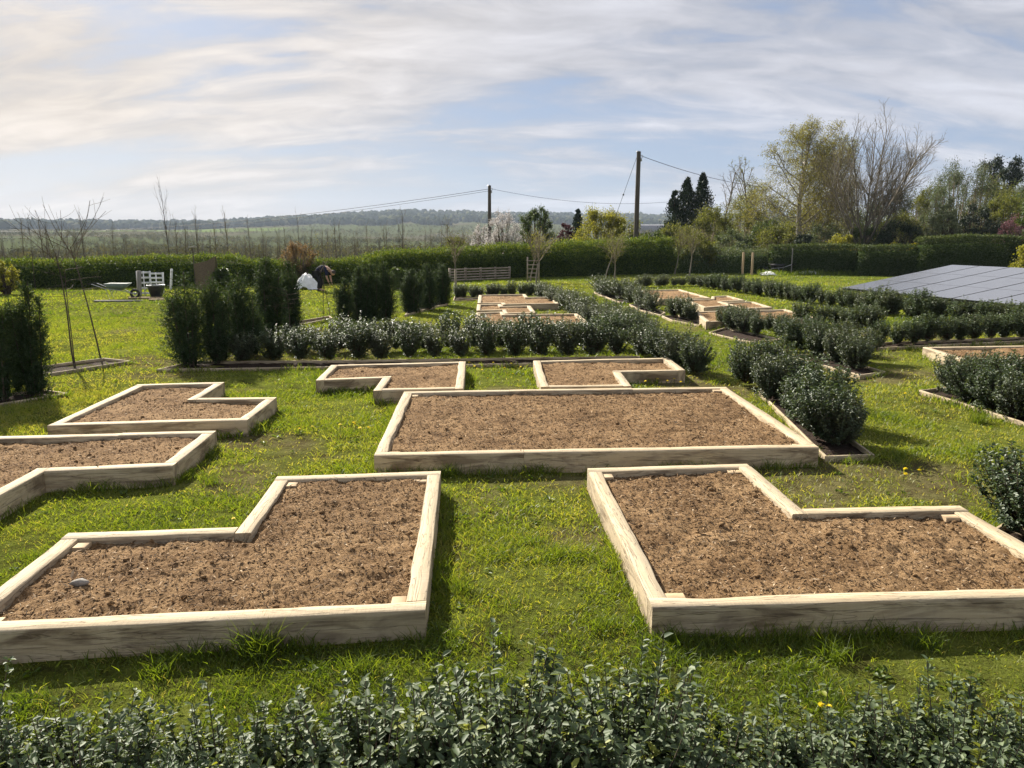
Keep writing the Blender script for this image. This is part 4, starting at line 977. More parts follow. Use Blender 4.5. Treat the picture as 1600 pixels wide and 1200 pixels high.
def hp(px, D): q = gpt(px, D); return (q[0], q[1])
hedge([hp(-150, 33), hp(0, 34), hp(200, 35), hp(330, 35.5), hp(430, 36), hp(565, 38)], 1.1, [ztop(413, 33), ztop(411, 34), ztop(406, 35), ztop(403, 35.5), ztop(409, 36), ztop(408, 38)], 'hedge_green', 700, 'long clipped hedge along the left lawn with a sunlit top', 201, 0.085, 0.05, 0.15, rough_top=0.22)
hedge([hp(570, 38.5), hp(640, 40), hp(760, 42), hp(880, 44), hp(960, 46), hp(1046, 47)], 1.3, [ztop(403, 38.5), ztop(395, 40), ztop(391, 42), ztop(385, 44), ztop(382, 46), ztop(376, 47)], 'hedge_green', 700, 'taller shaggy hedge behind the pallet fence and young trees', 202, 0.10, 0.055, 0.24, rough_top=0.22)
hedge([hp(1200, 47), hp(1260, 46.5), hp(1334, 46)], 1.0, [ztop(385, 47), ztop(384, 46.5), ztop(384, 46)], 'conifer_hedge', 650, 'left clipped dark hedge, ending at the grey post', 203, 0.095, 0.05, 0.10, name='clipped_hedge', rough_top=0.06)
hedge([hp(1338, 45), hp(1400, 44.5), hp(1432, 44)], 1.0, [ztop(386, 45), ztop(385.5, 44.5), ztop(385, 44)], 'conifer_hedge', 650, 'middle clipped dark hedge between grey post and tall hedge', 204, 0.095, 0.05, 0.10, name='clipped_hedge', rough_top=0.06)
hedge([hp(1430, 43.6), hp(1500, 43), hp(1590, 42.5), hp(1680, 42)], 1.2, [ztop(374, 43.6), ztop(370, 43), ztop(371, 42.5), ztop(371, 42)], 'conifer_hedge', 650, 'tallest clipped dark hedge behind the solar panels', 205, 0.095, 0.05, 0.10, name='clipped_hedge', rough_top=0.07)
hedge([hp(1052, 47.5), hp(1120, 48), hp(1196, 48)], 1.0, [ztop(392, 47.5), ztop(393, 48), ztop(393, 48)], 'greygreen', 380, 'low loose grey-green hedge behind the leaning young trees', 206, 0.10, 0.05, 0.25, rough_top=0.3)

# ------------------------------------------------------------------ plantation saplings in the valley
Pl = dict(L=[5.2, 1.3, .6], seg=[8, 5, 3], wob=[.02, .05, .08], up=[.05, .9, .4], r=[.052, .018, .011], n=[14, 3], s=[.25, .3], ang=[26, 30], dec=0.5, tip=0.3)
plv = [tree_parts(140 + k, Pl, 'twig', 'twig_pale') for k in range(5)]
rngT = random.Random(3); cnt = 0
for rowi in range(9):
    Dr = 78 + rowi * 14
    x0 = -0.72 * Dr
    step = 1.55 + rowi * 0.22
    nn = int((0.70 * Dr) / step)
    for k in range(nn):
        if rngT.random() < 0.22 or cnt >= 298: continue
        x = x0 + k * step + rngT.uniform(-0.3, 0.3); y = Dr + rngT.uniform(-2.5, 2.5)
        if -0.04 < x / y: continue
        cnt += 1
        put_tree('plantation_sapling', plv[rngT.randrange(5)], (x, y, float(gz(x, y)) - 0.05), 'thin leafless sapling in the planted rows of the valley', 'sapling', 'thin saplings planted in rows in the valley', rngT.random() * 6.28, rngT.uniform(0.7, 1.15) * (0.85 + 0.0022 * Dr))

# ------------------------------------------------------------------ far woods and field hedgerows
bm = bmesh.new(); bmesh.ops.create_icosphere(bm, subdivisions=2, radius=1.0)
ICO_V = np.array([v.co[:] for v in bm.verts]); ICO_F = np.array([[v.index for v in f.verts] for f in bm.faces]); bm.free()
def woods(name, label, pts, seed, hmin, hmax):
    rng = np.random.default_rng(seed); n = len(pts)
    acc = Acc()
    z = gz(pts[:, 0], pts[:, 1])
    for k in range(n):
        h = rng.uniform(hmin, hmax); w_ = h * rng.uniform(0.4, 0.7)
        V_ = ICO_V * (1 + rng.normal(size=(len(ICO_V), 1)) * 0.16) * np.array([w_, w_, h * 0.55]) + np.array([pts[k, 0], pts[k, 1], z[k] + h * 0.45])
        acc.add(V_, ICO_F, np.clip(rng.random() ** 1.3 + rng.normal(size=len(V_)) * 0.06, 0, 1))
    o = acc.build(name, [M['woods']]); tag(o, label, 'woodland', kind='stuff')
def copse(name, label, pts, seed, hmin, hmax, nleaf, size, wide=0.5, mt='woods'):
    """trees too far off to count, each a ragged cloud of small faces"""
    rng = np.random.default_rng(seed); n = len(pts); z = gz(pts[:, 0], pts[:, 1]); acc = Acc()
    h = rng.uniform(hmin, hmax, n); w_ = h * rng.uniform(wide * 0.7, wide * 1.3, n); tone = rng.random(n) ** 1.2 * 0.7
    k = np.repeat(np.arange(n), nleaf); m_ = len(k)
    d = rdir(rng, m_) * (rng.random((m_, 1)) ** 0.4); lob = 1 + 0.35 * np.sin(3 * np.arctan2(d[:, 1], d[:, 0]) + k)
    b_ = np.column_stack([pts[k, 0] + d[:, 0] * w_[k] * lob, pts[k, 1] + d[:, 1] * w_[k] * lob, z[k] + h[k] * (0.5 + 0.5 * d[:, 2])])
    sz = size * h[k] * rng.uniform(0.6, 1.4, m_)
    leaves(acc, b_, rdir(rng, m_) + np.array([0, 0, 0.4]), d + rng.normal(size=(m_, 3)) * 0.5, sz, sz * 0.7, np.clip(tone[k] + rng.random(m_) * 0.3, 0, 1))
    tag(acc.build(name, [M[mt]]), label, 'woodland', kind='stuff')
rng = np.random.default_rng(77)
az = np.radians(rng.uniform(-42, 24, 5200)); r = rng.uniform(1450, 2450, 5200)
keep = fbm(np.degrees(az) * 0.35, r * 0.004, 12, 3) + np.clip((r - 1450) / 1200, 0, 0.55) > 0.55
woods('far_woodland', 'hazy blue-green woods along the far ridge', np.column_stack([np.sin(az) * r, np.cos(az) * r])[keep], 5, 8, 15)
pts = []
for k in range(120):
    r0 = 230 * (1450 / 230) ** rng.random(); a0 = rng.uniform(-42, 18); L = rng.uniform(0.15, 0.6) * r0; th = rng.normal() * 0.22
    x0_, y0_ = math.sin(R(a0)) * r0, math.cos(R(a0)) * r0
    for s_k in np.arange(-L / 2, L / 2, 4.0 + r0 * 0.002):
        if rng.random() < 0.85: pts.append((x0_ + math.cos(th) * s_k + rng.normal() * 1.2, y0_ + math.sin(th) * s_k + rng.normal() * 1.2))
pts = np.array(pts); pts = pts[np.hypot(pts[:, 0], pts[:, 1]) > 200]
copse('field_hedgerow', 'hedgerows between the valley fields', pts, 6, 2.0, 5.5, 46, 0.20, 0.6, 'scrub')
# scrub and brush on the near slope below the garden
xs_ = rng.uniform(-190, 14, 2600); ys_ = rng.uniform(75, 260, 2600); kk = (np.abs(xs_) < ys_ * 0.8 + 6) & (xs_ < ys_ * 0.06)
copse('valley_scrub', 'rough brushy undergrowth between the planted saplings', np.column_stack([xs_, ys_])[kk], 9, 0.5, 2.0, 34, 0.20, 0.8, 'scrub')
# white polytunnels in the valley on the right
acc = Acc()
for q in range(1):
    L_, w_, h_ = 20, 5, 2.6; th = np.linspace(0, math.pi, 9)
    sec = np.column_stack([np.cos(th) * w_ / 2, np.sin(th) * h_])
    Vt = np.array([(x, yy, z) for x in (-L_ / 2, L_ / 2) for yy, z in sec])
    acc.add(Vt, [(i, i + 1, i + 10, i + 9) for i in range(8)])
    for o_ in (0, 9): acc.add(np.vstack([Vt[o_:o_ + 9], [[Vt[o_][0], 0, 0]]]), [(i, i + 1, 9) for i in range(8)])
D = 330; q = atD(1022, 355, D)
pt_ = empty('polytunnel', (q.x, q.y, q.z - 1.5)); tag(pt_, 'pale polytunnel roof in the valley left of the cypresses', 'polytunnel')
acc.build('cover', [M['roof_grey']], pt_)
ft = Acc(); ft.box((0, 0, -6), (20, 5.2, 12.0)); ft.build('base_wall', [M['greypost']], pt_)

# ------------------------------------------------------------------ utility poles and wires
def pole(px, ty, D, label, with_guy=False):
    b = gpt(px, D); H = ztop(ty, D) - b[2]
    root = empty('utility_pole', b); tag(root, label, 'pole')
    a = Acc(); zz = np.linspace(0, H, 8); a.tube([(0.004 * z, 0, z) for z in zz], np.linspace(0.17, 0.125, 8), 10, cap=True); a.build('pole_shaft', [M['pole']], root, smooth=True)
    a = Acc(); a.box((0.16, 0, H - 0.45), (0.12, 0.10, 0.22)); a.tube([(0.1, 0, H - 0.25), (0.26, 0, H - 0.22), (0.27, 0, H - 0.35)], 0.025, 5, cap=True); a.build('insulator', [M['metal']], root)
    a = Acc(); a.tube([(0, 0, H), (0, 0, H + 0.04)], [0.15, 0.10], 10, cap=True); a.build('pole_cap', [M['metal']], root)
    return Vector((b[0], b[1], b[2])), H
p1, H1 = pole(765, 290, 62, 'left wooden utility pole rising from the mixed hedge')
p2, H2 = pole(992, 237, 48, 'right taller wooden utility pole beside the willow')
def cable(a, b, sag, label, r=0.018, name='overhead_cable'):
    a = np.array(a); b = np.array(b); t = np.linspace(0, 1, 24)[:, None]
    pts = a * (1 - t) + b * t - np.array([0, 0, 1]) * 4 * sag * t * (1 - t)
    mid = pts.mean(0); A = Acc(); A.tube(pts - mid, r, 5); o = A.build(name, [M['wire']], None, mid); tag(o, label, 'cable')
    return pts
t1 = np.array(p1) + np.array([0, 0, H1 - 0.25])
lf = np.array(atD(-240, 342, 120))
cable(t1, lf, 2.6, 'upper overhead wire from the left pole towards the left edge')
cable(t1 - np.array([0.0, 0, 0.15]), lf - np.array([0, 0, 1.4]), 2.4, 'lower overhead wire from the left pole towards the left edge', 0.014)
cable(t1 + np.array([0.2, 0, 0.0]), np.array(atD(1075, 312, 74)), 0.7, 'overhead wire from the left pole to the cypresses', 0.012)
t2 = np.array(p2) + np.array([0.2, 0, H2 - 0.25])
cable(t2, np.array(atD(1190, 292, 58)), 0.25, 'overhead wire from the right pole into the birch', 0.016)
g0 = np.array(p2) + np.array([-0.1, 0, H2 - 0.35]); g1 = np.array(atD(957, 352, 48.6))
gp = empty('guy_wire', tuple(g1)); tag(gp, 'slanting stay wire with insulator left of the right pole', 'cable')
A = Acc(); A.tube([(0, 0, 0), tuple((g0 - g1) * 0.5), tuple(g0 - g1)], 0.013, 5); A.build('stay', [M['wire']], gp)
A = Acc(); c_ = (g0 - g1) * 0.46; A.tube([c_ * 0.97, c_, c_ * 1.03], [0.03, 0.06, 0.03], 6, cap=True); A.build('insulator', [M['wire']], gp)

# ------------------------------------------------------------------ solar array
zf = 0.28
n0 = at(1315, 451, zf); n1 = at(1600, 479, zf)
yd = (n1 - n0); yd.z = 0; Lnear = yd.length; yd.normalize()
xd = Vector((-yd.y, yd.x, 0)); xd = xd if xd.x > 0 else -xd
# far-left corner: on the vertical plane through n0 along xd
d = ray(1487, 415); o = Vector((0, 0, CAMZ)); 
tt_ = (n0 - o).dot(yd) / d.dot(yd); fc = o + d * tt_
ex = (fc - n0); rows_n = 3; Wt = ex.length; ux = ex.normalized(); un = yd.cross(ux)
if un.z < 0: un = -un
cols_n = 9; Pw_ = Lnear / 5.95; Pl_ = Wt / rows_n
arr = empty('solar_array', n0); tag(arr, 'ground-mounted array of dark solar panels tilted on the right lawn', 'solar panels')
for r_ in range(rows_n):
    for c_ in range(cols_n):
        g_ = 0.010
        c0 = ux * (Pl_ * (r_ + 0.5)) + yd * (Pw_ * (c_ + 0.5)); a_, b_ = Pl_ / 2 - g_, Pw_ / 2 - g_ * 3.2
        V = []
        for lift, sx in ((0, 1), (0.035, 1)):
            for (i_, j_) in ((-1, -1), (1, -1), (1, 1), (-1, 1)): V.append(tuple(c0 + ux * a_ * i_ + yd * b_ * j_ + un * lift))
        A = Acc(); A.add(V, [(3, 2, 1, 0), (0, 1, 5, 4), (1, 2, 6, 5), (2, 3, 7, 6), (3, 0, 4, 7)], 0.5, 1); A.add(V, [(4, 5, 6, 7)])
        A.build('solar_panel', [M['solar'], M['black_plastic']], arr)
A = Acc()
for k in range(rows_n + 1):
    for rr_ in (0.02, ):
        a0 = ux * min(Pl_ * k + 0.05, Wt - 0.05) - un * 0.03; A.tube([tuple(a0), tuple(a0 + yd * Pw_ * cols_n)], 0.03, 4)
A.build('mounting_rail', [M['black_plastic']], arr)
for k in range(0, cols_n + 1, 2):
    for r_ in range(rows_n + 1):
        q = ux * min(Pl_ * r_ + 0.06, Wt - 0.06) + yd * min(Pw_ * k + 0.05, Pw_ * cols_n - 0.05) - un * 0.05
        A = Acc(); A.tube([tuple(q), (q.x, q.y, -n0.z - 0.02)], 0.025, 5); A.build('support_leg', [M['metal']], arr)
EXARR = [tuple((n0 + v)[:2]) for v in (ux * 0, ux * Wt, ux * Wt + yd * Pw_ * cols_n, yd * Pw_ * cols_n)]

# ------------------------------------------------------------------ posts, pallets, barrows, person
def post(px, by, ty, label, mat, w=0.09, lean=0.0, name='wooden_post'):
    p = at(px, by); h = ztop(ty, p.y)
    A = Acc(); A.tube([(0, 0, -0.05), (lean * 0.5, 0, h * 0.5), (lean, 0, h - 0.02), (lean, 0, h)], [w * 0.7, w * 0.7, w * 0.7, w * 0.55], 4, cap=True)
    o_ = A.build(name, [M[mat]], None, (p.x, p.y, 0)); o_.rotation_euler = (0, 0, 0.6); tag(o_, label, 'post')
post(1160, 429, 394, 'left of two pale new wooden posts on the far lawn', 'newpost', 0.11)
post(1174.5, 430, 394.5, 'right of two pale new wooden posts on the far lawn', 'newpost', 0.11)
post(1236, 429, 388, 'thin dark post beside the black cart', 'greypost', 0.06)
post(1334, 426.5, 390, 'thin pale grey post at the gap in the clipped hedge', 'greypost', 0.07, 0.03)
post(218, 463, 423, 'grey leaning post left of the white slatted panels', 'greypost', 0.12, 0.05)
post(267, 452, 420, 'slim white stake right of the white slatted panels', 'white_paint', 0.07, 0.1)

# pallet fence
f0, f1 = at(703, 440), at(796, 436)
pf_ = empty('pallet_fence', (f0.x, f0.y, 0)); tag(pf_, 'low fence of old slatted pallets in front of the mixed hedge', 'fence')
dv = f1 - f0; Lf = dv.length; dv.normalize(); rz = math.atan2(dv.y, dv.x); hf = ztop(419, f0.y)
for k in range(5):
    A = Acc(); A.box(tuple(dv * Lf * k / 4 + Vector((0, 0, hf / 2))), (0.09, 0.09, hf), rz); A.build('fence_post', [M['pallet']], pf_)
for k in range(5):
    for s in range(4):
        A = Acc(); A.box(tuple(dv * Lf * (s + 0.5) / 4 + Vector((-dv.y, dv.x, 0)) * -0.065 + Vector((0, 0, hf * (0.10 + 0.2 * k)))), (Lf / 4 - 0.02, 0.025, hf * 0.11), rz); A.build('slat', [M['pallet']], pf_)

# trellis guard by the young tree
tp_ = at(833, 441); tg = empty('tree_guard', (tp_.x, tp_.y, 0)); tag(tg, 'tall slatted wooden guard between the two sparse young trees', 'tree guard'); hh = ztop(394, tp_.y)
for x in (-0.28, 0.28):
    A = Acc(); A.box((x, 0, hh * 0.42), (0.07, 0.07, hh * 0.84)); A.build('stake', [M['pallet']], tg)
for k in range(5):
    A = Acc(); A.box((0.0, -0.045, 0.25 + 0.2 * k), (0.5, 0.02, 0.04)); A.build('crossbar', [M['pallet']], tg)
post(712, 453, 421, 'short dark stake in front of the pallet fence', 'pallet', 0.07)

# white slatted panels (old gates) leaning by the hedge
def slat_panel(cx, by, wpx, hpx, yaw, label, lean):
    p = at(cx, by); k = p.y / F; w_, h_ = wpx * k / math.cos(yaw), hpx * k
    root = empty('slatted_panel', (p.x, p.y, 0.0), yaw); root.rotation_euler = (lean, 0, yaw); tag(root, label, 'gate panel', 'white slatted panels by the left hedge')
    for x in (-w_ / 2, w_ / 2):
        A = Acc(); A.box((x, 0, h_ / 2), (0.055, 0.05, h_)); A.build('upright', [M['white_paint']], root)
    for q in range(5):
        A = Acc(); A.box((0, -0.03, h_ * (0.10 + 0.21 * q)), (w_ - 0.06, 0.02, 0.075)); A.build('slat', [M['white_paint']], root)
    A = Acc(); A.box((0, -0.052, h_ * 0.5), (0.04, 0.02, h_ * 0.99), tilt=Vector((0, 0, 0)).to_track_quat('Z', 'Y')); A.build('brace', [M['white_paint']], root)
slat_panel(227, 462, 17, 38, R(24), 'left white slatted panel standing before the left hedge', R(-4))
slat_panel(246, 458, 19, 32, R(6), 'right white slatted panel with the black tub before it', R(-4))
# black tub
p = at(245, 465); root = empty('black_tub', (p.x, p.y, 0)); tag(root, 'black plastic tub in front of the right white panel', 'tub')
A = Acc(); A.tube([(0, 0, 0.02), (0, 0, 0.06), (0, 0, 0.42), (0, 0, 0.45)], [0.16, 0.20, 0.30, 0.31], 16, cap=False); A.tube([(0, 0, 0.03), (0, 0, 0.05)], [0.16, 0.01], 16); A.build('tub_body', [M['black_plastic']], root, smooth=True)
th = np.linspace(0, 2 * math.pi, 25); A = Acc(); A.tube(np.column_stack([np.cos(th) * 0.31, np.sin(th) * 0.31, np.full(25, 0.45)]), 0.018, 6); A.build('rim', [M['metal']], root)
# boards lying on the grass
for k, (x, y, ln_, rz, lab) in enumerate(((228, 467, 1.2, 0.08, 'pale plank lying in the grass below the white panels'), (245, 470, 0.5, 0.3, 'short pale plank next to the black tub'), (185, 472, 1.6, 0.05, 'long grey plank lying flat near the wheelbarrow'))):
    p = at(x, y); A = Acc(); A.box((0, 0, 0.04), (ln_, 0.14, 0.05)); A.box((0, 0.0, 0.0), (ln_ * 0.1, 0.13, 0.05))
    o_ = A.build('plank', [M['newpost'] if k < 2 else M['greypost']], None, (p.x, p.y, 0.0)); o_.rotation_euler = (0, 0, rz); tag(o_, lab, 'plank')

def wheelbarrow(p, rz, sc, label, traymat):
    root = empty('wheelbarrow', (p.x, p.y, 0), rz); root.scale = (sc,) * 3; tag(root, label, 'wheelbarrow')
    # tray: tapered open box
    A = Acc(); T = [(-0.42, -0.33), (0.45, -0.30), (0.45, 0.30), (-0.42, 0.33)]; Bm = [(-0.25, -0.19), (0.18, -0.17), (0.18, 0.17), (-0.25, 0.19)]
    V = [(x, y, 0.62) for x, y in T] + [(x, y, 0.36) for x, y in Bm] + [(x * 0.97, y * 0.97, 0.615) for x, y in T] + [(x * 0.96, y * 0.96, 0.375) for x, y in Bm]
    Fz = [(7, 6, 5, 4), (12, 13, 14, 15)]
    for q in range(4):
        q2 = (q + 1) % 4; Fz += [(q, q + 4, q2 + 4, q2), (q + 8, q2 + 8, q2 + 12, q + 12), (q, q2, q2 + 8, q + 8)]
    A.add(V, Fz); A.build('tray', [M[traymat]], root)
    w_ = Acc(); th = np.linspace(0, 2 * math.pi, 21); w_.tube(np.column_stack([np.cos(th) * 0.15 + 0.62, np.zeros(21), np.sin(th) * 0.15 + 0.2]), 0.05, 8); wo_ = w_.build('wheel', [M['rubber']], root, smooth=True)
    h_ = Acc(); h_.tube([(0.62, -0.06, 0.2), (0.62, 0.06, 0.2)], 0.05, 8, cap=True); h_.build('hub', [M['metal']], wo_)
    for s in (-1, 1):
        A = Acc(); A.tube([(0.62, s * 0.09, 0.2), (0.2, s * 0.18, 0.34), (-0.4, s * 0.25, 0.42), (-0.85, s * 0.29, 0.60), (-1.0, s * 0.29, 0.62)], 0.017, 6, cap=True); fr = A.build('handle_bar', [M['metal']], root)
        A = Acc(); A.tube([(-1.02, s * 0.29, 0.62), (-0.88, s * 0.29, 0.605)], 0.024, 6, cap=True); A.build('grip', [M['rubber']], fr)
        A = Acc(); A.tube([(-0.1, s * 0.21, 0.37), (-0.28, s * 0.22, 0.02), (-0.40, s * 0.23, 0.40)], 0.015, 6); A.build('leg', [M['metal']], root)
wheelbarrow(at(186, 467), 0.15, 0.9, 'grey-green wheelbarrow parked on the left lawn with its wheel to the right', 'barrow_green')
wheelbarrow(at(1214, 428.5), 2.6, 1.0, 'black wheelbarrow by the dark post before the clipped hedge', 'black_plastic')

# brown hessian screen on two stakes
D = 31; q0 = gpt(303, D); q1 = gpt(338, D)
root = empty('hessian_screen', (q0[0], D, 0)); tag(root, 'brown hessian screen stretched between two stakes behind the yews', 'screen')
w_ = q1[0] - q0[0]; zl, zr = ztop(412, D), ztop(401, D)
for x, h_ in ((0, ztop(388, D)), (w_, zr + 0.02)):
    A = Acc(); A.tube([(x, 0.03, 0), (x, 0.03, h_)], 0.022, 6, cap=True); A.build('stake', [M['pole']], root)
nx_, nz_ = 14, 12; uu, vv = np.meshgrid(np.linspace(0, 1, nx_), np.linspace(0, 1, nz_), indexing='ij')
topz = zl + (zr - zl) * uu - 0.05 * np.sin(uu * math.pi)
V = np.stack([uu * w_, -0.02 + 0.05 * np.sin(uu * 9 + vv * 3), 0.12 + (topz - 0.12) * vv], -1).reshape(-1, 3)
ii, jj = np.meshgrid(np.arange(nx_ - 1), np.arange(nz_ - 1), indexing='ij'); f = (ii * nz_ + jj).ravel()
A = Acc(); A.add(V, np.stack([f, f + nz_, f + nz_ + 1, f + 1], -1)); A.build('cloth', [M['hessian']], root)
# bird feeder table top on the left stake
A = Acc(); A.box((0, 0.03, ztop(386, D)), (0.28, 0.2, 0.03)); A.build('tray', [M['greypost']], root)

# white sheet draped over a heap
def draped(px, by, wpx, hpx, label, seed, name='white_sheet'):
    p = at(px, by); k = p.y / F; w_, h_ = wpx * k, hpx * k
    n_ = 26; u_, v_ = np.meshgrid(np.linspace(-1, 1, n_), np.linspace(-1, 1, n_), indexing='ij')
    rr_ = np.sqrt(u_ ** 2 * 0.9 + v_ ** 2 * 0.9); z = h_ * np.clip(1 - rr_ ** 1.7, 0, 1) ** 0.8 * (0.6 + 0.75 * fbm(u_ * 1.6 + seed, v_ * 1.6, seed, 3)) * (0.95 + 0.10 * np.sin(7 * np.arctan2(v_, u_))) + 0.04 * fbm(u_ * 7, v_ * 7, seed, 2) + 0.01
    V = np.stack([u_ * w_ / 2, v_ * w_ / 2, z], -1).reshape(-1, 3)
    ii, jj = np.meshgrid(np.arange(n_ - 1), np.arange(n_ - 1), indexing='ij'); f = (ii * n_ + jj).ravel()
    A = Acc(); A.add(V, np.stack([f, f + n_, f + n_ + 1, f + 1], -1)); o_ = A.build(name, [M['white_cloth']], None, (p.x, p.y, 0), True); tag(o_, label, 'sheet')
draped(480, 452, 36, 25, 'white sheet over a heap beside the bending person', 3)
draped(1262, 428.5, 40, 6, 'flat white sheet on the ground right of the black wheelbarrow', 4)
draped(1200, 430, 26, 5, 'small white sheet on the ground left of the dark post', 5)
# hose
p = at(1268, 428); th = np.linspace(0, 9.5 * math.pi, 150)
A = Acc(); A.tube(np.column_stack([np.cos(th) * (0.5 + 0.18 * np.sin(th * 0.31)) * 1.3, np.sin(th) * (0.4 + 0.1 * np.cos(th * 0.23)), 0.05 + 0.02 * np.sin(th * 0.7) + th * 0.002]), 0.03, 6)
tag(A.build('garden_hose', [M['hose']], None, (p.x, p.y, 0)), 'dark green hose coiled on the far right lawn', 'hose')
# weeds round the wheelbarrow: tall grass clumps
# stone in the near bed
p = at(125, 912, 0.165); A = Acc(); A.add(ICO_V * (1 + np.random.default_rng(2).normal(size=(len(ICO_V), 1)) * 0.10) * np.array([0.05, 0.026, 0.024]), ICO_F)
o_ = A.build('stone', [M['stone']], None, (p.x, p.y, 0.17)); o_.rotation_euler = (0.1, 0.1, 0.3); tag(o_, 'small flat stone lying on the compost of the near left bed', 'stone')
p = at(113, 905, 0.165); A = Acc(); leaves(A, np.array([[0, 0, 0.0], [0.004, 0, 0]]), np.array([[0.1, 0.2, 1.0], [0.5, 0.1, 0.8]]), np.array([[0, -1, 0.2], [0.3, -1, 0]]), 0.06, 0.022, np.array([1.0, 0.9]), True)
o_ = A.build('dry_leaf', [M['chips']], None, (p.x, p.y, 0.165)); tag(o_, 'curled pale dry leaf beside the stone in the near left bed', 'leaf')

# person bending over
def skin_mesh(name, verts, edges, radii, mat, parent, sub=2):
    me = bpy.data.meshes.new(name); me.from_pydata(verts, edges, [])
    ob = bpy.data.objects.new(name, me); col.objects.link(ob)
    sk = ob.modifiers.new('skin', 'SKIN'); sk.use_smooth_shade = True
    for i_, r_ in enumerate(radii):
        me.skin_vertices[0].data[i_].radius = (r_, r_) if isinstance(r_, float) else r_
    me.skin_vertices[0].data[0].use_root = True
    ss = ob.modifiers.new('sub', 'SUBSURF'); ss.levels = sub; ss.render_levels = sub
    me.materials.append(M[mat]); ob.parent = parent
    return ob
p = at(500, 456)
per = empty('person', (p.x, p.y, 0), 0.0); tag(per, 'person in a navy top and black trousers bending down behind the yews', 'person')
hipL, hipR = (-0.10, -0.09, 0.72), (-0.10, 0.09, 0.72)
J = [(-0.10, 0, 0.76), (0.05, 0, 0.90), (0.22, 0, 0.96), (0.36, 0, 0.93), (0.44, 0, 0.86), (0.50, 0, 0.80), (0.57, 0, 0.74), (0.60, 0, 0.67),   # pelvis..head 0-7
     hipL, (0.03, -0.11, 0.42), (-0.04, -0.11, 0.09), (0.13, -0.12, 0.04), hipR, (0.06, 0.11, 0.42), (0.0, 0.11, 0.09), (0.17, 0.12, 0.04),   # legs 8-15
     (0.34, -0.18, 0.88), (0.34, -0.21, 0.62), (0.42, -0.16, 0.38), (0.34, 0.18, 0.88), (0.40, 0.20, 0.62), (0.46, 0.12, 0.38)]
E = [(0, 1), (1, 2), (2, 3), (3, 4), (4, 5), (5, 6), (6, 7), (0, 8), (8, 9), (9, 10), (10, 11), (0, 12), (12, 13), (13, 14), (14, 15), (3, 16), (16, 17), (17, 18), (3, 19), (19, 20), (20, 21)]
rad = [0.13, 0.13, 0.14, 0.13, 0.06, 0.075, 0.10, 0.075, 0.09, 0.06, 0.04, 0.035, 0.09, 0.06, 0.04, 0.035, 0.055, 0.042, 0.03, 0.055, 0.042, 0.03]
body = skin_mesh('body', J, E, rad, 'skin', per)
for sgn, base_i in ((-1, 18), (1, 21)):            # fingers as separate chains at each hand
    hb_ = J[base_i]
    for k in range(5):
        f0_ = (hb_[0] + 0.005, hb_[1] + (k - 2) * 0.015, hb_[2] - 0.02); ln_ = (0.05, 0.075, 0.08, 0.075, 0.06)[k]
        skin_mesh('finger', [f0_, (f0_[0] + 0.012, f0_[1], f0_[2] - ln_ * 0.55), (f0_[0] + 0.03, f0_[1], f0_[2] - ln_)], [(0, 1), (1, 2)], [0.009, 0.008, 0.007], 'skin', body, 1)
skin_mesh('jacket', [(-0.11, 0, 0.76), (0.05, 0, 0.91), (0.22, 0, 0.97), (0.37, 0, 0.93), (0.34, -0.185, 0.88), (0.345, -0.21, 0.64), (0.34, 0.185, 0.88), (0.40, 0.20, 0.64)], [(0, 1), (1, 2), (2, 3), (3, 4), (4, 5), (3, 6), (6, 7)], [0.155, 0.155, 0.165, 0.14, 0.075, 0.06, 0.075, 0.06], 'navy', per)
skin_mesh('trousers', [(-0.10, 0, 0.75), hipL, (0.03, -0.11, 0.42), (-0.04, -0.11, 0.12), hipR, (0.06, 0.11, 0.42), (0.0, 0.11, 0.12)], [(0, 1), (1, 2), (2, 3), (0, 4), (4, 5), (5, 6)], [0.155, 0.11, 0.08, 0.06, 0.11, 0.08, 0.06], 'black_cloth', per)
for y in (-0.115, 0.115):
    skin_mesh('boot', [(-0.05, y, 0.14), (-0.05, y, 0.06), (0.12, y, 0.045)], [(0, 1), (1, 2)], [0.065, 0.062, 0.05], 'rubber', per)
skin_mesh('hair', [(0.50, 0, 0.84), (0.58, 0, 0.79), (0.65, 0, 0.72)], [(0, 1), (1, 2)], [0.07, 0.105, 0.08], 'hair', per)

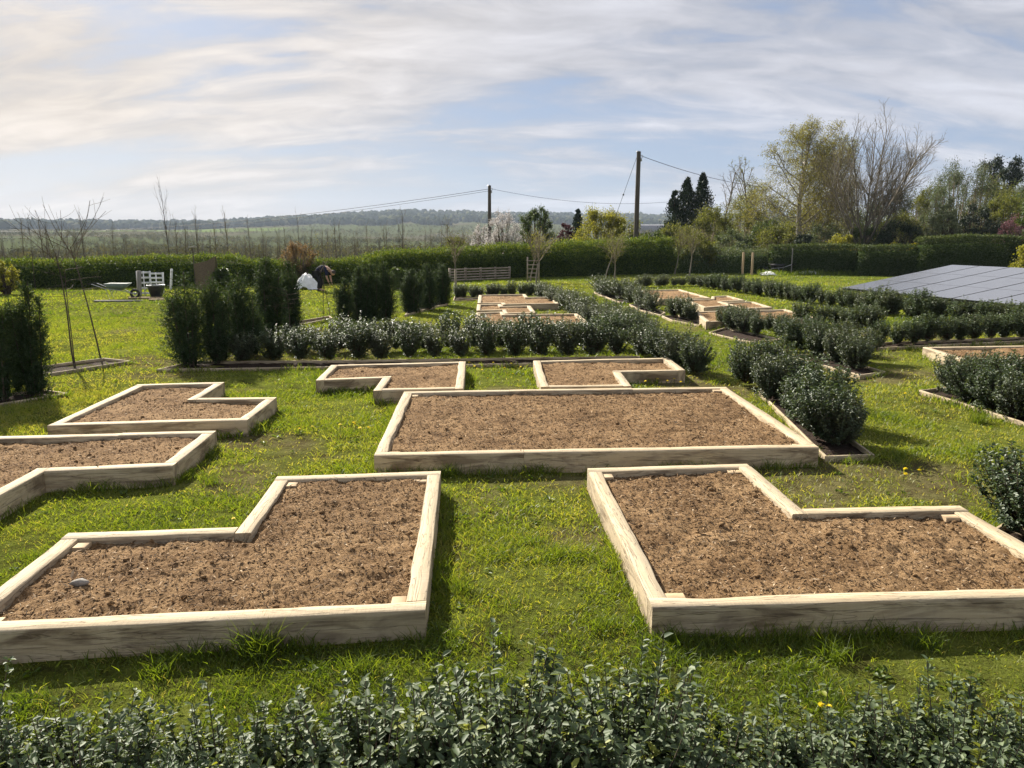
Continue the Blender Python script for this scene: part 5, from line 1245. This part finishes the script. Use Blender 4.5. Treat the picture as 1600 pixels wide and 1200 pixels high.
# ------------------------------------------------------------------ grass
rng = np.random.default_rng(21)
BD = []
def in_any(x, y, polys, grown=0.0):
    r_ = np.zeros(len(x), bool)
    for P_ in polys:
        xs = [q[0] for q in P_]; ys = [q[1] for q in P_]
        c_ = (x > min(xs)) & (x < max(xs)) & (y > min(ys)) & (y < max(ys))
        if c_.any():
            idx = np.nonzero(c_)[0]; r_[idx] |= inside(P_, x[idx], y[idx])
    return r_
GA = Acc()
def blades(x, y, Lb, Wb, lean, rv, two=True):
    n = len(x); z = gz(x, y) - 0.004
    az = rng.random(n) * 6.28; hd = np.column_stack([np.cos(az), np.sin(az), np.zeros(n)])
    d = unit(hd * (lean * rng.uniform(0.2, 1.6, n))[:, None] + np.array([0, 0, 1.0]))
    s = np.column_stack([-np.sin(az), np.cos(az), np.zeros(n)]); rot = rng.random(n) * 6.28
    s = unit(s * np.cos(rot)[:, None] + np.cross(s, d) * np.sin(rot)[:, None])
    b_ = np.column_stack([x, y, z]); w_ = (Wb / 2)[:, None] * s
    d2 = unit(d + hd * 0.9 * lean[:, None] * rng.uniform(0.2, 1.8, n)[:, None] - np.array([0, 0, 0.25]) * lean[:, None])
    if two:
        m_ = b_ + d * (Lb * 0.55)[:, None]; t_ = m_ + d2 * (Lb * 0.5)[:, None]
        V = np.stack([b_ - w_, b_ + w_, m_ + w_ * 0.85, m_ - w_ * 0.85, t_ + w_ * 0.12, t_ - w_ * 0.12], 1).reshape(-1, 3)
        i_ = np.arange(n)[:, None] * 6
        GA.add(V, np.concatenate([i_ + np.array([[0, 1, 2, 3]]), i_ + np.array([[3, 2, 4, 5]])]), np.repeat(rv, 6))
    else:
        t_ = b_ + unit(d + d2) * Lb[:, None]
        V = np.stack([b_ - w_, b_ + w_, t_ + w_ * 0.2, t_ - w_ * 0.2], 1).reshape(-1, 3)
        GA.add(V, np.arange(4 * n).reshape(n, 4), np.repeat(rv, 4))
for (y0, y1, dens, wid, ln_, two) in ((2.2, 5.6, 11000, 0.0045, 0.05, True), (5.6, 11, 4200, 0.007, 0.052, True), (11, 22, 1200, 0.014, 0.055, False), (22, 50, 200, 0.034, 0.06, False)):
    A_ = 0.5 * ((0.72 * y0 + 1.2) + (0.72 * y1 + 1.2)) * 2 * (y1 - y0); n = int(A_ * dens)
    y = y0 + (y1 - y0) * rng.random(n); x = rng.uniform(-1, 1, n) * (0.72 * y1 + 1.2)
    k_ = np.abs(x) < 0.72 * y + 1.2; x, y = x[k_], y[k_]
    patch = fbm(x * 1.7, y * 1.7, 31, 3); fine = fbm(x * 6, y * 6, 33, 2); big = fbm(x * 0.35, y * 0.35, 35, 2)
    k_ = (rng.random(len(x)) < np.clip(0.25 + 2.6 * (patch - 0.30) + 1.6 * (fine - 0.5), 0.14, 1) * (1 - 0.80 * bare(x, y))) & ~in_any(x, y, EXCL) & ~(in_any(x, y, [EXARR]) & (rng.random(len(x)) < 0.5))
    x, y, patch, fine, big = x[k_], y[k_], patch[k_], fine[k_], big[k_]
    n = len(x)
    tuft = np.clip((fbm(x * 2.6 + 50, y * 2.6, 37, 2) - 0.58) * 6, 0, 1)
    Lb = ln_ * rng.uniform(0.35, 1.15, n) * (0.55 + 0.9 * patch) * (1 + 0.9 * tuft)
    rv = np.clip(0.55 * rng.random(n) + 0.8 * (big - 0.5) + 0.55 * (0.5 - patch) + 0.26 - 0.18 * tuft, 0, 0.93)
    dry = (rng.random(n) < 0.03 + 0.10 * (patch < 0.42) + 0.25 * bare(x, y)) & (y < 14); rv[dry] = rng.uniform(0.85, 1, dry.sum())
    blades(x, y, Lb, wid * rng.uniform(0.6, 1.3, n), np.full(n, 0.75), rv, two)
# long grass left by the mower along the timber
for P_ in EDGES:
    n_ = len(P_)
    for i_ in range(n_):
        a, b_ = P_[i_], P_[(i_ + 1) % n_]; d_ = (b_ - a); L_ = d_.length; nn_ = Vector((d_.y, -d_.x)) / L_
        ym = min(a.y, b_.y)
        if ym > 20: continue
        m_ = int(L_ * (420 if ym < 7 else 200 if ym < 11 else 90))
        t = rng.random(m_); o_ = rng.exponential(0.045, m_) + 0.006
        x = a.x + d_.x * t + nn_.x * o_; y = a.y + d_.y * t + nn_.y * o_
        clump = fbm(x * 3.3, y * 3.3, 41, 2)
        k_ = (rng.random(m_) < np.clip((clump - 0.3) * 3, 0.05, 1)) & ~in_any(x, y, EXCL)
        x, y, clump = x[k_], y[k_], clump[k_]; n = len(x)
        if n: blades(x, y, rng.uniform(0.05, 0.13, n) * (0.5 + clump), (0.005 if ym < 8 else 0.010) * rng.uniform(0.7, 1.3, n), np.full(n, 0.5), np.clip(rng.random(n) * 0.6 + 0.05, 0, 1), True)
# broad-leaved weeds among the grass
WA_n = 420
wy = 2.7 + 11 * rng.random(WA_n) ** 1.3; wx = rng.uniform(-1, 1, WA_n) * (0.72 * wy + 0.8); ok = ~in_any(wx, wy, EXCL)
for x_, y_ in zip(wx[ok], wy[ok]):
    k = rng.integers(5, 10); sz = rng.uniform(0.018, 0.05); az = rng.random(k) * 6.28
    d = np.column_stack([np.cos(az), np.sin(az), rng.uniform(0.15, 0.9, k)])
    b_ = np.array([x_, y_, float(gz(x_, y_)) + 0.012]) + rng.normal(size=(k, 3)) * np.array([0.02, 0.02, 0.006])
    leaves(GA, b_, d, np.array([0, 0, 1.0]) + rng.normal(size=(k, 3)) * 0.3, sz * rng.uniform(0.7, 1.3, k), sz * 0.55, np.clip(rng.random(k) * 0.3 + 0.05, 0, 1), True)
# a few big tussocks
for (px_, py_, hh_, k) in ((405, 1030, 0.22, 220), (300, 1040, 0.13, 100), (700, 745, 0.16, 160), (780, 1010, 0.11, 90), (250, 1060, 0.12, 80), (830, 850, 0.10, 120), (560, 1060, 0.12, 100), (720, 930, 0.12, 110), (330, 760, 0.12, 120), (205, 668, 0.16, 90), (940, 990, 0.12, 90), (1050, 1010, 0.13, 120), (1300, 1030, 0.14, 120), (1440, 1010, 0.12, 120), (1330, 640, 0.14, 90), (1530, 660, 0.2, 160)):
    p = at(px_, py_); x = p.x + rng.normal(size=k) * 0.05; y = p.y + rng.normal(size=k) * 0.04
    ok = ~in_any(x, y, EXCL); x, y = x[ok], y[ok]; n = len(x)
    if n: blades(x, y, hh_ * rng.uniform(0.5, 1.15, n), np.full(n, 0.0042), np.full(n, 0.55), rng.uniform(0.0, 0.5, n), True)
# tall rough grass round the black wheelbarrow
n = 3000; u = rng.random(n); px_ = 1180 + 230 * u; D_ = 44.6 + 1.8 * rng.random(n)
x = (px_ - 800) / F * D_ * 1.0; blades(x, D_, rng.uniform(0.15, 0.5, n) * (0.5 + 0.6 * fbm(x * 0.8, D_ * 0.8, 51, 2)), np.full(n, 0.028), np.full(n, 0.35), rng.uniform(0.0, 0.5, n), False)
tag(GA.build('lawn_grass', [M['grass']]), 'short sunlit meadow grass covering the garden', 'grass', kind='stuff')

# ------------------------------------------------------------------ dandelions
A = Acc()
for ring, (r_, z_, k) in enumerate(((0.017, 0.0, 14), (0.012, 0.004, 11), (0.006, 0.007, 7))):
    th = np.arange(k) * 2 * math.pi / k + ring
    d = np.column_stack([np.cos(th), np.sin(th), np.full(k, 0.12 + 0.25 * ring)])
    leaves(A, np.tile([[0, 0, 0.07 + z_]], (k, 1)), d, np.tile([[0, 0, 1.0]], (k, 1)), r_, 0.006, np.full(k, 0.6), m=0)
A.tube([(0, 0, 0), (0.004, 0.002, 0.04), (0, 0, 0.071)], 0.0022, 5, 0.3, 1)
dm = A.mesh('dandelion', [M['yellow'], M['midgreen']])
spots = {'beside the sleepers right of the small L-shaped bed': [(1010, 600), (1028, 597), (1040, 599), (1054, 596), (1062, 600)],
         'between the two small L-shaped beds': [(742, 575), (752, 582), (770, 570), (786, 578), (803, 590), (815, 576), (762, 596), (780, 588), (735, 570), (798, 571)],
         'on the left lawn by the middle bed': [(548, 664), (556, 668), (563, 672), (468, 676), (490, 672), (572, 672), (532, 668)],
         'on the right lawn near the single bush': [(1417, 736), (1433, 738), (1412, 742)],
         'beside the path on the right': [(1414, 617), (1358, 607), (1246, 565), (1242, 572)],
         'in front of the near right bed': [(1284, 1101), (1299, 1106), (1290, 1108)],
         'behind the near right bed': [(985, 718), (992, 720), (980, 722)],
         'on the step of the near left bed': [(366, 815)], 'at the foot of the bush row': [(350, 582)]}
for where, lst in spots.items():
    for (x, y) in lst:
        p = at(x, y, 0.05)
        o_ = link('dandelion', dm, None, (p.x, p.y, float(gz(p.x, p.y)) - 0.01)); o_.rotation_euler = (rngP.uniform(-.3, .3), rngP.uniform(-.3, .3), rngP.random() * 6)
        sc_ = 1.0 if p.y < 6 else 1.35
        o_.scale = (sc_, sc_, sc_); tag(o_, 'yellow dandelion flower ' + where, 'flower', 'dandelions ' + where)

# ------------------------------------------------------------------ haze: a closed box of even, thin air
HAZE = 0.00014
A = Acc(); A.box((0, 0, 62), (6800, 6800, 190))
m, nd, lk, out = new_mat('haze_air')
pv = nd.new('ShaderNodeVolumePrincipled'); pv.inputs['Density'].default_value = HAZE; pv.inputs['Color'].default_value = (0.70, 0.83, 1.0, 1); pv.inputs['Anisotropy'].default_value = 0.0
lk.new(pv.outputs[0], out.inputs['Volume'])
tag(A.build('haze', [m]), 'thin blue haze over the valley', 'haze', kind='stuff')
